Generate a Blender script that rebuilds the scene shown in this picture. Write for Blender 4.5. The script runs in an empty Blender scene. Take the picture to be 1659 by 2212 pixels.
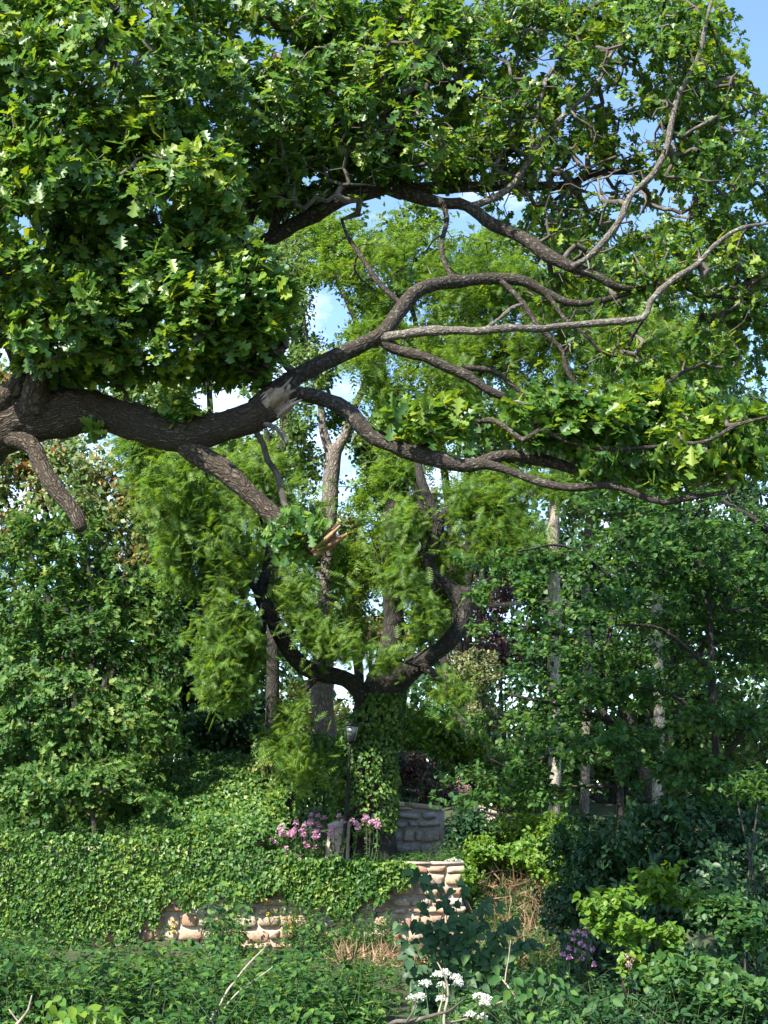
import bpy, math
import numpy as np
from mathutils import Matrix, Vector

# ------------------------------------------------------------------ camera, sky, sun, exposure
W, H, F = 1659.0, 2212.0, 3039.0            # photograph's frame (scaled) and focal length in its pixels
PITCH = math.radians(12.0)
EYE = np.array([0.0, 0.0, 4.0])
sc = bpy.context.scene
col = sc.collection
cam_d = bpy.data.cameras.new('camera')
cam = bpy.data.objects.new('camera', cam_d)
col.objects.link(cam)
cam.location = EYE
cam.rotation_euler = (math.pi / 2 + PITCH, 0, 0)
cam_d.sensor_fit = 'VERTICAL'
cam_d.sensor_height = 24.0
cam_d.lens = 24.0 * F / H
cam_d.clip_end = 5000
cam_d.clip_start = 0.1
sc.camera = cam
sc.render.resolution_x, sc.render.resolution_y = 768, 1024

SUN_EL, SUN_AZ = math.radians(44), math.radians(-140)   # azimuth from +Y clockwise (negative: to the left)
sun_dir = np.array([math.sin(SUN_AZ) * math.cos(SUN_EL), math.cos(SUN_AZ) * math.cos(SUN_EL), math.sin(SUN_EL)])
world = bpy.data.worlds.new('World')
sc.world = world
world.use_nodes = True
wn, wl = world.node_tree.nodes, world.node_tree.links
wn.clear()
wo = wn.new('ShaderNodeOutputWorld')
wb = wn.new('ShaderNodeBackground')
sky = wn.new('ShaderNodeTexSky')
sky.sky_type = 'NISHITA'
sky.sun_disc = False
sky.sun_elevation = SUN_EL
sky.sun_rotation = SUN_AZ
sky.air_density, sky.dust_density, sky.ozone_density = 1.0, 0.2, 3.5
wtc = wn.new('ShaderNodeTexCoord')
wno = wn.new('ShaderNodeTexNoise')
wno.inputs['Scale'].default_value = 3.2
wno.inputs['Detail'].default_value = 7
wno.inputs['Roughness'].default_value = 0.6
wmp = wn.new('ShaderNodeMapping')
wmp.inputs['Scale'].default_value = (1.0, 1.0, 2.0)
wmp.inputs['Location'].default_value = (3.3, 1.7, 0.4)
wrp = wn.new('ShaderNodeValToRGB')
wrp.color_ramp.elements[0].position = 0.54
wrp.color_ramp.elements[1].position = 0.78
wmx = wn.new('ShaderNodeMixRGB')
wmx.inputs['Color2'].default_value = (9.0, 9.3, 10.0, 1)
wl.new(wtc.outputs['Generated'], wmp.inputs['Vector'])
wl.new(wmp.outputs[0], wno.inputs['Vector'])
wl.new(wno.outputs['Fac'], wrp.inputs['Fac'])
wl.new(wrp.outputs['Color'], wmx.inputs['Fac'])
wl.new(sky.outputs['Color'], wmx.inputs['Color1'])
wl.new(wmx.outputs['Color'], wb.inputs['Color'])
wb.inputs['Strength'].default_value = 0.12
wl.new(wb.outputs[0], wo.inputs['Surface'])
sun_d = bpy.data.lights.new('sun', 'SUN')
sun_d.energy = 5.0
sun_d.angle = math.radians(0.53)
sun_d.color = (1.0, 0.94, 0.84)
sun = bpy.data.objects.new('sun', sun_d)
col.objects.link(sun)
sun.rotation_euler = Vector(sun_dir).to_track_quat('Z', 'Y').to_euler()
sun.location = (-20, -20, 40)
sc.view_settings.view_transform = 'Standard'
sc.view_settings.look = 'None'
sc.view_settings.exposure = 1.62
sc.view_settings.gamma = 1.0
sc.view_settings.use_curve_mapping = False
sc.cycles.use_denoising = True
sc.cycles.max_bounces = 8
sc.cycles.transparent_max_bounces = 8

# ------------------------------------------------------------------ helpers
rng = np.random.default_rng(7)
FWD = np.array([0, math.cos(PITCH), math.sin(PITCH)])
UP = np.array([0, -math.sin(PITCH), math.cos(PITCH)])
RT = np.array([1.0, 0, 0])
ZAX = np.array([0, 0, 1.0])

def P(u, v, y):
    """point of the place that stands y metres ahead, seen at (u, v) of the frame"""
    u, v, y = np.broadcast_arrays(np.asarray(u, float), np.asarray(v, float), np.asarray(y, float))
    d = FWD + RT * ((u - W / 2) / F)[..., None] + UP * ((H / 2 - v) / F)[..., None]
    return EYE + d * (y / d[..., 1])[..., None]

def project(p):
    q = np.asarray(p) - EYE
    d = q @ FWD
    return W / 2 + F * (q @ RT) / d, H / 2 - F * (q @ UP) / d, d

def px(v, y):
    """metres that one pixel of the frame spans at depth y"""
    return y / F

def unit(a):
    return a / np.maximum(np.linalg.norm(a, axis=-1, keepdims=True), 1e-9)

def hash3(i, j, k, s):
    i, j, k = (np.asarray(q, np.int64) for q in (i, j, k))
    n = (i * 73856093) ^ (j * 19349663) ^ (k * 83492791) ^ (s * 2654435761)
    n = (n ^ (n >> 13)) * 1274126177 & 0x7fffffff
    n = (n ^ (n >> 16)) * 2246822519 & 0x7fffffff
    return (n & 0xffff) / 65535.0

def noise3(p, s=0):
    p = np.asarray(p, float)
    b = np.floor(p).astype(np.int64)
    f = p - b
    f = f * f * (3 - 2 * f)
    r = 0
    for dx in (0, 1):
        for dy in (0, 1):
            for dz in (0, 1):
                w = (f[..., 0] if dx else 1 - f[..., 0]) * (f[..., 1] if dy else 1 - f[..., 1]) * (f[..., 2] if dz else 1 - f[..., 2])
                r = r + w * hash3(b[..., 0] + dx, b[..., 1] + dy, b[..., 2] + dz, s)
    return r

class Geo:
    """collects vertices and polygons and links them as one mesh object"""
    def __init__(self):
        self.v, self.idx, self.tot, self.uv, self.n = [], [], [], [], 0
    def add(self, v, faces, uv=None):
        v = np.asarray(v, float).reshape(-1, 3)
        self.v.append(v)
        for f in faces:
            f = np.asarray(f, np.int64)
            self.idx.append((f + self.n).ravel())
            self.tot.append(np.full(f.shape[0], f.shape[1]))
        if uv is not None:
            self.uv.append(uv)
        self.n += len(v)
        return self
    def mesh(self, name, mat, smooth=False):
        me = bpy.data.meshes.new(name)
        v = np.concatenate(self.v)
        idx = np.concatenate(self.idx)
        tot = np.concatenate(self.tot)
        me.vertices.add(len(v))
        me.vertices.foreach_set('co', v.astype(np.float32).ravel())
        me.loops.add(len(idx))
        me.loops.foreach_set('vertex_index', idx.astype(np.int32))
        me.polygons.add(len(tot))
        me.polygons.foreach_set('loop_start', np.concatenate([[0], np.cumsum(tot)[:-1]]).astype(np.int32))
        if smooth:
            me.polygons.foreach_set('use_smooth', np.ones(len(tot), bool))
        if self.uv and sum(len(q) for q in self.uv) == self.n:
            uv = np.concatenate(self.uv)
            ul = me.uv_layers.new(name='bark')
            ul.data.foreach_set('uv', uv[idx].astype(np.float32).ravel())
        me.update(calc_edges=True)
        me.materials.append(mat)
        return me
    def build(self, name, mat, parent=None, smooth=False, kind=None):
        return link(name, self.mesh(name, mat, smooth), parent, kind)

def link(name, me, parent=None, kind=None, matrix=None):
    o = bpy.data.objects.new(name, me)
    col.objects.link(o)
    if parent is not None:
        o.parent = parent
        pm = WORLD.get(parent.name, Matrix())
        o.matrix_parent_inverse = pm.inverted()
    if matrix is not None:
        o.matrix_basis = matrix
    if kind:
        o['kind'] = kind
    return o

WORLD = {}
def thing(name, label, cat, loc, group=None):
    o = bpy.data.objects.new(name, None)
    o.empty_display_size = 0.2
    col.objects.link(o)
    o.location = Vector(np.asarray(loc, float))
    WORLD[o.name] = Matrix.Translation(o.location)
    tag(o, label, cat, group)
    return o

def tag(o, label, cat, group=None):
    o['label'] = label
    o['category'] = cat
    if group:
        o['group'] = group
    return o

# ------------------------------------------------------------------ materials
def nodes(name):
    m = bpy.data.materials.new(name)
    m.use_nodes = True
    nt = m.node_tree
    nt.nodes.clear()
    out = nt.nodes.new('ShaderNodeOutputMaterial')
    return m, nt.nodes, nt.links, out

def ramp(n, stops, interp='LINEAR'):
    r = n.new('ShaderNodeValToRGB')
    r.color_ramp.interpolation = interp
    e = r.color_ramp.elements
    while len(e) < len(stops):
        e.new(0.5)
    for k, (p, c) in enumerate(stops):
        e[k].position = p
        e[k].color = (*c, 1)
    return r

def leaf_mat(name, stops, trans=0.4, rough=0.45, spec=0.5, tint=1.5):
    m, n, l, out = nodes(name)
    g = n.new('ShaderNodeNewGeometry')
    oi = n.new('ShaderNodeObjectInfo')
    ad = n.new('ShaderNodeMath'); ad.operation = 'ADD'
    fr = n.new('ShaderNodeMath'); fr.operation = 'FRACT'
    l.new(g.outputs['Random Per Island'], ad.inputs[0])
    l.new(oi.outputs['Random'], ad.inputs[1])
    l.new(ad.outputs[0], fr.inputs[0])
    r = ramp(n, stops)
    # broad patches of lighter and darker growth
    no = n.new('ShaderNodeTexNoise')
    no.inputs['Scale'].default_value = 1.1
    no.inputs['Detail'].default_value = 2
    l.new(g.outputs['Position'], no.inputs['Vector'])
    mp = n.new('ShaderNodeMapRange')
    mp.inputs['From Min'].default_value = 0.3
    mp.inputs['From Max'].default_value = 0.7
    mp.inputs['To Min'].default_value = -0.22
    mp.inputs['To Max'].default_value = 0.22
    l.new(no.outputs['Fac'], mp.inputs['Value'])
    a2 = n.new('ShaderNodeMath'); a2.operation = 'ADD'; a2.use_clamp = True
    l.new(fr.outputs[0], a2.inputs[0])
    l.new(mp.outputs[0], a2.inputs[1])
    l.new(a2.outputs[0], r.inputs['Fac'])
    p = n.new('ShaderNodeBsdfPrincipled')
    p.inputs['Roughness'].default_value = rough
    p.inputs['Specular IOR Level'].default_value = spec
    l.new(r.outputs['Color'], p.inputs['Base Color'])
    t = n.new('ShaderNodeBsdfTranslucent')
    hs = n.new('ShaderNodeHueSaturation')
    hs.inputs['Hue'].default_value = 0.482
    hs.inputs['Saturation'].default_value = 1.1
    hs.inputs['Value'].default_value = tint
    l.new(r.outputs['Color'], hs.inputs['Color'])
    l.new(hs.outputs['Color'], t.inputs['Color'])
    mx = n.new('ShaderNodeMixShader')
    mx.inputs['Fac'].default_value = trans
    l.new(p.outputs[0], mx.inputs[1])
    l.new(t.outputs[0], mx.inputs[2])
    l.new(mx.outputs[0], out.inputs['Surface'])
    return m

def bark_mat(name, c0, c1, c2, lichen=0.3, lichen_col=(0.34, 0.37, 0.30), moss=0.2, scale=1.0, bump=0.6):
    """fissured bark: ridges run along the limb (v of the bark layout), lichen crusts and moss on top"""
    m, n, l, out = nodes(name)
    tc = n.new('ShaderNodeTexCoord')
    mp = n.new('ShaderNodeMapping')
    mp.inputs['Scale'].default_value = (27 * scale, 9.5 * scale, 1)
    l.new(tc.outputs['UV'], mp.inputs['Vector'])
    wob = n.new('ShaderNodeTexNoise')
    wob.inputs['Scale'].default_value = 5 * scale
    wob.inputs['Detail'].default_value = 3
    l.new(tc.outputs['Object'], wob.inputs['Vector'])
    am = n.new('ShaderNodeVectorMath'); am.operation = 'MULTIPLY_ADD'
    am.inputs[1].default_value = (4.5, 3.0, 0)
    l.new(wob.outputs['Color'], am.inputs[0])
    l.new(mp.outputs[0], am.inputs[2])
    vo = n.new('ShaderNodeTexVoronoi')
    vo.feature = 'DISTANCE_TO_EDGE'
    vo.inputs['Scale'].default_value = 1.0
    l.new(am.outputs[0], vo.inputs['Vector'])
    fine = n.new('ShaderNodeTexNoise')
    fine.inputs['Scale'].default_value = 45 * scale
    fine.inputs['Detail'].default_value = 6
    l.new(tc.outputs['Object'], fine.inputs['Vector'])
    vr = n.new('ShaderNodeMapRange')
    vr.inputs['From Max'].default_value = 0.42
    l.new(vo.outputs['Distance'], vr.inputs['Value'])
    mixh = n.new('ShaderNodeMath'); mixh.operation = 'MULTIPLY_ADD'
    mixh.inputs[1].default_value = 0.75
    l.new(fine.outputs['Fac'], mixh.inputs[0])
    l.new(vr.outputs[0], mixh.inputs[2])
    r = ramp(n, [(0.15, c0), (0.6, c1), (1.15 if False else 1.0, c2)])
    dv = n.new('ShaderNodeMath'); dv.operation = 'MULTIPLY'
    dv.inputs[1].default_value = 0.62
    l.new(mixh.outputs[0], dv.inputs[0])
    l.new(dv.outputs[0], r.inputs['Fac'])
    # lichen crusts
    ln = n.new('ShaderNodeTexNoise')
    ln.inputs['Scale'].default_value = 17 * scale
    ln.inputs['Detail'].default_value = 8
    ln.inputs['Roughness'].default_value = 0.75
    l.new(tc.outputs['Object'], ln.inputs['Vector'])
    lr = n.new('ShaderNodeMapRange')
    lr.inputs['From Min'].default_value = 0.68 - lichen * 0.35
    lr.inputs['From Max'].default_value = 0.86 - lichen * 0.35
    l.new(ln.outputs['Fac'], lr.inputs['Value'])
    m1 = n.new('ShaderNodeMixRGB')
    m1.inputs['Color2'].default_value = (*lichen_col, 1)
    l.new(lr.outputs[0], m1.inputs['Fac'])
    l.new(r.outputs['Color'], m1.inputs['Color1'])
    # moss grows on what faces upward
    ge = n.new('ShaderNodeNewGeometry')
    sp = n.new('ShaderNodeSeparateXYZ')
    l.new(ge.outputs['Normal'], sp.inputs[0])
    mn = n.new('ShaderNodeTexNoise')
    mn.inputs['Scale'].default_value = 3.1 * scale
    mn.inputs['Detail'].default_value = 4
    l.new(tc.outputs['Object'], mn.inputs['Vector'])
    ms = n.new('ShaderNodeMath'); ms.operation = 'MULTIPLY'
    l.new(mn.outputs['Fac'], ms.inputs[0])
    l.new(sp.outputs['Z'], ms.inputs[1])
    mr = n.new('ShaderNodeMapRange')
    mr.inputs['From Min'].default_value = 0.62 - moss * 0.6
    mr.inputs['From Max'].default_value = 0.75 - moss * 0.6
    l.new(ms.outputs[0], mr.inputs['Value'])
    m2 = n.new('ShaderNodeMixRGB')
    m2.inputs['Color2'].default_value = (0.075, 0.062, 0.022, 1)
    l.new(mr.outputs[0], m2.inputs['Fac'])
    l.new(m1.outputs['Color'], m2.inputs['Color1'])
    p = n.new('ShaderNodeBsdfPrincipled')
    p.inputs['Roughness'].default_value = 0.85
    p.inputs['Specular IOR Level'].default_value = 0.25
    l.new(m2.outputs['Color'], p.inputs['Base Color'])
    b = n.new('ShaderNodeBump')
    b.inputs['Strength'].default_value = bump
    b.inputs['Distance'].default_value = 0.03 / scale
    l.new(mixh.outputs[0], b.inputs['Height'])
    l.new(b.outputs['Normal'], p.inputs['Normal'])
    l.new(p.outputs[0], out.inputs['Surface'])
    return m

def plain_mat(name, stops, scale=8, rough=0.85, bump=0.3, by_object=False, metal=0, spec=0.3, detail=6):
    m, n, l, out = nodes(name)
    tc = n.new('ShaderNodeTexCoord')
    no = n.new('ShaderNodeTexNoise')
    no.inputs['Scale'].default_value = scale
    no.inputs['Detail'].default_value = detail
    no.inputs['Roughness'].default_value = 0.65
    p = n.new('ShaderNodeBsdfPrincipled')
    g = n.new('ShaderNodeNewGeometry')
    l.new(g.outputs['Position'], no.inputs['Vector'])
    r = ramp(n, stops)
    if by_object:
        oi = n.new('ShaderNodeObjectInfo')
        l.new(oi.outputs['Random'], r.inputs['Fac'])
        hs = n.new('ShaderNodeHueSaturation')
        mr = n.new('ShaderNodeMapRange')
        mr.inputs['From Min'].default_value = 0.25
        mr.inputs['From Max'].default_value = 0.75
        mr.inputs['To Min'].default_value = 0.55
        mr.inputs['To Max'].default_value = 1.4
        l.new(no.outputs['Fac'], mr.inputs['Value'])
        l.new(mr.outputs[0], hs.inputs['Value'])
        l.new(r.outputs['Color'], hs.inputs['Color'])
        l.new(hs.outputs['Color'], p.inputs['Base Color'])
    else:
        l.new(no.outputs['Fac'], r.inputs['Fac'])
        l.new(r.outputs['Color'], p.inputs['Base Color'])
    p.inputs['Roughness'].default_value = rough
    p.inputs['Metallic'].default_value = metal
    p.inputs['Specular IOR Level'].default_value = spec
    if bump:
        b = n.new('ShaderNodeBump')
        b.inputs['Strength'].default_value = bump
        b.inputs['Distance'].default_value = 0.02
        l.new(no.outputs['Fac'], b.inputs['Height'])
        l.new(b.outputs['Normal'], p.inputs['Normal'])
    l.new(p.outputs[0], out.inputs['Surface'])
    return m

M = {}
M['oak_leaf'] = leaf_mat('oak_leaf', [(0.0, (0.036, 0.100, 0.022)), (0.4, (0.064, 0.150, 0.026)), (0.75, (0.118, 0.215, 0.030)), (1.0, (0.220, 0.300, 0.034))], 0.42, 0.40, 0.45)
M['shrub_leaf'] = leaf_mat('shrub_leaf', [(0.0, (0.034, 0.095, 0.024)), (0.5, (0.062, 0.145, 0.032)), (0.85, (0.118, 0.205, 0.042)), (1.0, (0.20, 0.26, 0.07))], 0.38, 0.5, 0.22)
M['frond'] = leaf_mat('frond', [(0.0, (0.045, 0.110, 0.020)), (0.5, (0.096, 0.190, 0.028)), (1.0, (0.185, 0.275, 0.040))], 0.47, 0.5, 0.35)
M['far_leaf'] = leaf_mat('far_leaf', [(0.0, (0.045, 0.105, 0.024)), (0.5, (0.085, 0.160, 0.032)), (1.0, (0.160, 0.225, 0.055))], 0.4, 0.5, 0.4)
M['far_dark'] = leaf_mat('far_dark', [(0.0, (0.020, 0.055, 0.020)), (0.6, (0.034, 0.085, 0.026)), (1.0, (0.060, 0.115, 0.034))], 0.25, 0.5, 0.4)
M['pale_leaf'] = leaf_mat('pale_leaf', [(0.0, (0.06, 0.13, 0.03)), (0.4, (0.12, 0.19, 0.05)), (0.72, (0.21, 0.25, 0.09)), (0.9, (0.26, 0.22, 0.08)), (1.0, (0.30, 0.14, 0.05))], 0.4, 0.5, 0.4)
M['hazel_leaf'] = leaf_mat('hazel_leaf', [(0.0, (0.030, 0.090, 0.026)), (0.5, (0.050, 0.130, 0.032)), (1.0, (0.100, 0.190, 0.036))], 0.45, 0.5, 0.35)
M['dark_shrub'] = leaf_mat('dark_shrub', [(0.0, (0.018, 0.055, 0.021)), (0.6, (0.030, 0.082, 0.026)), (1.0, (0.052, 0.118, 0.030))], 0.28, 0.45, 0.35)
M['bright_leaf'] = leaf_mat('bright_leaf', [(0.0, (0.070, 0.165, 0.022)), (0.5, (0.110, 0.215, 0.024)), (1.0, (0.170, 0.260, 0.028))], 0.45, 0.45, 0.4)
M['ivy'] = leaf_mat('ivy', [(0.0, (0.026, 0.082, 0.018)), (0.45, (0.056, 0.135, 0.024)), (0.8, (0.105, 0.195, 0.032)), (1.0, (0.19, 0.26, 0.045))], 0.28, 0.45, 0.3)
M['herb'] = leaf_mat('herb', [(0.0, (0.020, 0.064, 0.017)), (0.4, (0.036, 0.102, 0.024)), (0.8, (0.062, 0.145, 0.030)), (1.0, (0.12, 0.21, 0.036))], 0.35, 0.55, 0.2)
M['bindweed'] = leaf_mat('bindweed', [(0.0, (0.026, 0.072, 0.030)), (0.6, (0.040, 0.100, 0.036)), (1.0, (0.07, 0.15, 0.040))], 0.3, 0.5, 0.35)
M['copper_leaf'] = leaf_mat('copper_leaf', [(0.0, (0.06, 0.025, 0.03)), (0.5, (0.11, 0.05, 0.05)), (1.0, (0.22, 0.13, 0.11))], 0.3, 0.5, 0.4)
M['red_leaf'] = leaf_mat('red_leaf', [(0.0, (0.022, 0.04, 0.022)), (0.6, (0.05, 0.035, 0.025)), (0.9, (0.13, 0.03, 0.03)), (1.0, (0.2, 0.16, 0.14))], 0.25, 0.4, 0.5)
M['variegated'] = leaf_mat('variegated', [(0.0, (0.07, 0.12, 0.035)), (0.5, (0.15, 0.18, 0.065)), (1.0, (0.28, 0.27, 0.14))], 0.3, 0.5, 0.4)
M['pink'] = leaf_mat('pink', [(0.0, (0.40, 0.17, 0.28)), (0.6, (0.52, 0.27, 0.39)), (1.0, (0.66, 0.44, 0.53))], 0.25, 0.6, 0.2, 1.0)
M['magenta'] = leaf_mat('magenta', [(0.0, (0.56, 0.17, 0.36)), (1.0, (0.72, 0.40, 0.54))], 0.25, 0.6, 0.2, 1.0)
M['dusty_pink'] = leaf_mat('dusty_pink', [(0.0, (0.30, 0.17, 0.17)), (1.0, (0.48, 0.34, 0.32))], 0.25, 0.6, 0.2, 1.0)
M['white_petal'] = leaf_mat('white_petal', [(0.0, (0.62, 0.66, 0.52)), (1.0, (0.80, 0.80, 0.74))], 0.25, 0.6, 0.2, 1.0)
M['yellow_petal'] = leaf_mat('yellow_petal', [(0.0, (0.55, 0.42, 0.04)), (1.0, (0.7, 0.6, 0.12))], 0.25, 0.6, 0.2, 1.0)
M['straw'] = leaf_mat('straw', [(0.0, (0.11, 0.065, 0.036)), (0.6, (0.19, 0.125, 0.07)), (1.0, (0.33, 0.25, 0.15))], 0.15, 0.7, 0.2, 1.0)
M['stem'] = plain_mat('stem', [(0.3, (0.03, 0.06, 0.02)), (0.7, (0.07, 0.10, 0.04))], 6, 0.7, 0)
M['oak_bark'] = bark_mat('oak_bark', (0.016, 0.012, 0.008), (0.082, 0.064, 0.046), (0.18, 0.147, 0.11), 0.22, (0.21, 0.21, 0.165), 0.30, 1.25, 0.9)
M['branch_bark'] = bark_mat('branch_bark', (0.014, 0.011, 0.009), (0.050, 0.040, 0.031), (0.105, 0.086, 0.068), 0.40, (0.21, 0.215, 0.17), 0.36, 1.6)
M['lichen_bark'] = bark_mat('lichen_bark', (0.05, 0.042, 0.036), (0.125, 0.105, 0.088), (0.22, 0.195, 0.165), 0.5, (0.29, 0.30, 0.25), 0.1, 1.8)
M['twig'] = plain_mat('twig', [(0.35, (0.030, 0.025, 0.020)), (0.55, (0.085, 0.072, 0.060)), (0.75, (0.24, 0.23, 0.195))], 5, 0.85, 0)
M['dark_bark'] = bark_mat('dark_bark', (0.014, 0.013, 0.011), (0.045, 0.040, 0.034), (0.085, 0.075, 0.062), 0.1, (0.12, 0.13, 0.09), 0.2, 0.7)
M['grey_bark'] = bark_mat('grey_bark', (0.05, 0.043, 0.036), (0.19, 0.16, 0.13), (0.33, 0.28, 0.235), 0.05, (0.3, 0.3, 0.26), 0.0, 0.75)
M['pale_bark'] = bark_mat('pale_bark', (0.13, 0.11, 0.09), (0.33, 0.29, 0.235), (0.50, 0.45, 0.37), 0.35, (0.30, 0.33, 0.24), 0.0, 0.6, 0.3)
M['torn_wood'] = plain_mat('torn_wood', [(0.3, (0.13, 0.085, 0.055)), (0.5, (0.24, 0.18, 0.13)), (0.72, (0.38, 0.315, 0.25))], 18, 0.8, 0.6)
M['fresh_wood'] = plain_mat('fresh_wood', [(0.3, (0.09, 0.045, 0.025)), (0.5, (0.23, 0.135, 0.075)), (0.72, (0.36, 0.245, 0.15))], 11, 0.8, 0.6)
M['dead_stick'] = plain_mat('dead_stick', [(0.3, (0.16, 0.12, 0.085)), (0.7, (0.36, 0.31, 0.25))], 14, 0.85, 0.3)
M['soil'] = plain_mat('soil', [(0.3, (0.030, 0.026, 0.016)), (0.5, (0.040, 0.055, 0.020)), (0.7, (0.075, 0.075, 0.032))], 2.2, 0.95, 0.7)
M['mortar'] = plain_mat('mortar', [(0.3, (0.22, 0.175, 0.13)), (0.55, (0.36, 0.31, 0.245)), (0.75, (0.48, 0.43, 0.36))], 9, 0.95, 0.8)
M['grey_mortar'] = plain_mat('grey_mortar', [(0.3, (0.17, 0.145, 0.12)), (0.7, (0.34, 0.295, 0.25))], 7, 0.95, 0.8)
M['stone'] = plain_mat('stone', [(0.0, (0.38, 0.29, 0.21)), (0.2, (0.30, 0.19, 0.13)), (0.4, (0.43, 0.35, 0.26)), (0.6, (0.27, 0.16, 0.115)), (0.8, (0.42, 0.28, 0.16)), (1.0, (0.36, 0.32, 0.28))], 16, 0.9, 0.6, True)
M['grey_stone'] = plain_mat('grey_stone', [(0.0, (0.24, 0.20, 0.165)), (0.4, (0.32, 0.25, 0.20)), (0.7, (0.25, 0.25, 0.255)), (1.0, (0.36, 0.29, 0.235))], 14, 0.9, 0.6, True)
M['coping'] = plain_mat('coping', [(0.3, (0.24, 0.195, 0.155)), (0.7, (0.42, 0.36, 0.30))], 9, 0.9, 0.4)
M['lamp_metal'] = plain_mat('lamp_metal', [(0.3, (0.006, 0.007, 0.007)), (0.7, (0.015, 0.016, 0.016))], 20, 0.6, 0.1, False, 0.0, 0.25)
M['lamp_glass'] = plain_mat('lamp_glass', [(0.3, (0.05, 0.065, 0.06)), (0.7, (0.08, 0.10, 0.095))], 3, 0.35, 0, False, 0, 0.5)

# ------------------------------------------------------------------ leaf shapes (x across, y from stem to tip, z up)
def halves(out):
    """leaf folded on its midrib from the outline of one side (base .. tip), two polygons"""
    out = np.array(out, float)
    k = len(out)
    v = [(0, out[0][1], 0), (0, out[-1][1], 0)]
    for s in (-1, 1):
        for x, y in out[1:-1]:
            v.append((s * x, y, 0.16 * x))
    a = [0] + list(range(2, 2 + k - 2)) + [1]
    b = [0] + list(range(2 + k - 2, 2 + 2 * (k - 2))) + [1]
    return np.array(v), [np.array([a[::-1]]), np.array([b])]

OAK = halves([(0, 0), (.07, .14), (.24, .30), (.09, .40), (.37, .56), (.13, .64), (.34, .82), (.13, .88), (0, 1.0)])
OAKLITE = halves([(0, 0), (.24, .30), (.09, .40), (.37, .58), (.12, .66), (.30, .88), (0, 1.0)])
OVATE = halves([(0, 0), (.27, .28), (.25, .62), (0, 1.0)])
ROUND = halves([(0, 0), (.34, .22), (.38, .60), (0, 1.0)])
HEART = halves([(0, .06), (.20, -.06), (.42, .12), (.36, .45), (0, 1.0)])
IVY = halves([(0, 0), (.24, -.10), (.44, .26), (.24, .46), (0, .92)])
DIAM = (np.array([(0, 0, 0), (.32, .45, .06), (0, 1, 0), (-.32, .45, .06)]), [np.array([[0, 1, 2, 3]])])
BLADE = (np.array([(-.03, 0, 0), (.03, 0, 0), (-.025, .5, .06), (.025, .5, .06), (0, 1, 0)]), [np.array([[0, 1, 3, 2]]), np.array([[2, 3, 4]])])

def frond_shape(pairs=7, w=0.30, lw=0.075):
    """fern-like leaf: narrow leaflets in pairs along a midrib"""
    v, q = [], []
    for k in range(pairs + 1):
        y = 0.10 + 0.82 * k / pairs
        ln = w * math.sin(math.pi * min(1, 0.28 + 0.62 * k / pairs)) ** 0.7
        for s in ((-1, 1) if k < pairs else (0,)):
            d = np.array([s * 0.86, 0.5, -0.18]) if s else np.array([0, 1.0, -0.1])
            b = np.array([0, y, 0.0])
            i = len(v)
            v += [b - [0, lw * .5, 0] if s else b - [lw * .4, 0, 0], b + [0, lw * .6, 0] if s else b + [lw * .4, 0, 0], b + d * ln]
            q.append([i, i + 1, i + 2])
    return np.array(v), [np.array(q)]
FROND = frond_shape()
FROND_LITE = frond_shape(4, .32, .13)

def inst(geo, shape, pos, ydir, ndir, size, curl=0.25, width=None):
    """leaf-sized pieces: one copy of the shape at every position"""
    tv, tf = shape
    N = len(pos)
    if N == 0:
        return
    y = unit(ydir)
    x = unit(np.cross(y, ndir))
    z = np.cross(x, y)
    c = curl * (0.3 + rng.random(N))
    loc = np.repeat(tv[None], N, 0)
    loc[:, :, 2] -= c[:, None] * loc[:, :, 1] ** 2 * 0.6
    if width is not None:
        loc[:, :, 0] *= width[:, None]
    R = np.stack([x, y, z], 1)
    v = np.einsum('nvk,nkj->nvj', loc, R) * np.asarray(size).reshape(-1, 1, 1) + pos[:, None]
    nv = len(tv)
    base = (np.arange(N) * nv)[:, None, None]
    geo.add(v.reshape(-1, 3), [(f[None] + base).reshape(-1, f.shape[1]) for f in tf])

def rand_unit(n):
    return unit(rng.normal(size=(n, 3)))

# ------------------------------------------------------------------ limbs
def smooth_path(pts, rad, step=0.12):
    pts, rad = np.asarray(pts, float), np.asarray(rad, float)
    if len(pts) < 3:
        k = max(2, int(np.linalg.norm(pts[-1] - pts[0]) / step))
        t = np.linspace(0, 1, k + 1)[:, None]
        return pts[0] * (1 - t) + pts[-1] * t, (rad[0] * (1 - t) + rad[-1] * t)[:, 0]
    q = np.vstack([2 * pts[0] - pts[1], pts, 2 * pts[-1] - pts[-2]])
    op, orr = [], []
    for i in range(len(pts) - 1):
        k = max(2, int(np.linalg.norm(pts[i + 1] - pts[i]) / step))
        t = np.linspace(0, 1, k, endpoint=False)[:, None]
        p0, p1, p2, p3 = q[i:i + 4]
        op.append(0.5 * ((2 * p1) + (-p0 + p2) * t + (2 * p0 - 5 * p1 + 4 * p2 - p3) * t ** 2 + (-p0 + 3 * p1 - 3 * p2 + p3) * t ** 3))
        orr.append((rad[i] * (1 - t) + rad[i + 1] * t)[:, 0])
    return np.vstack(op + [pts[-1:]]), np.concatenate(orr + [rad[-1:]])

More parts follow.
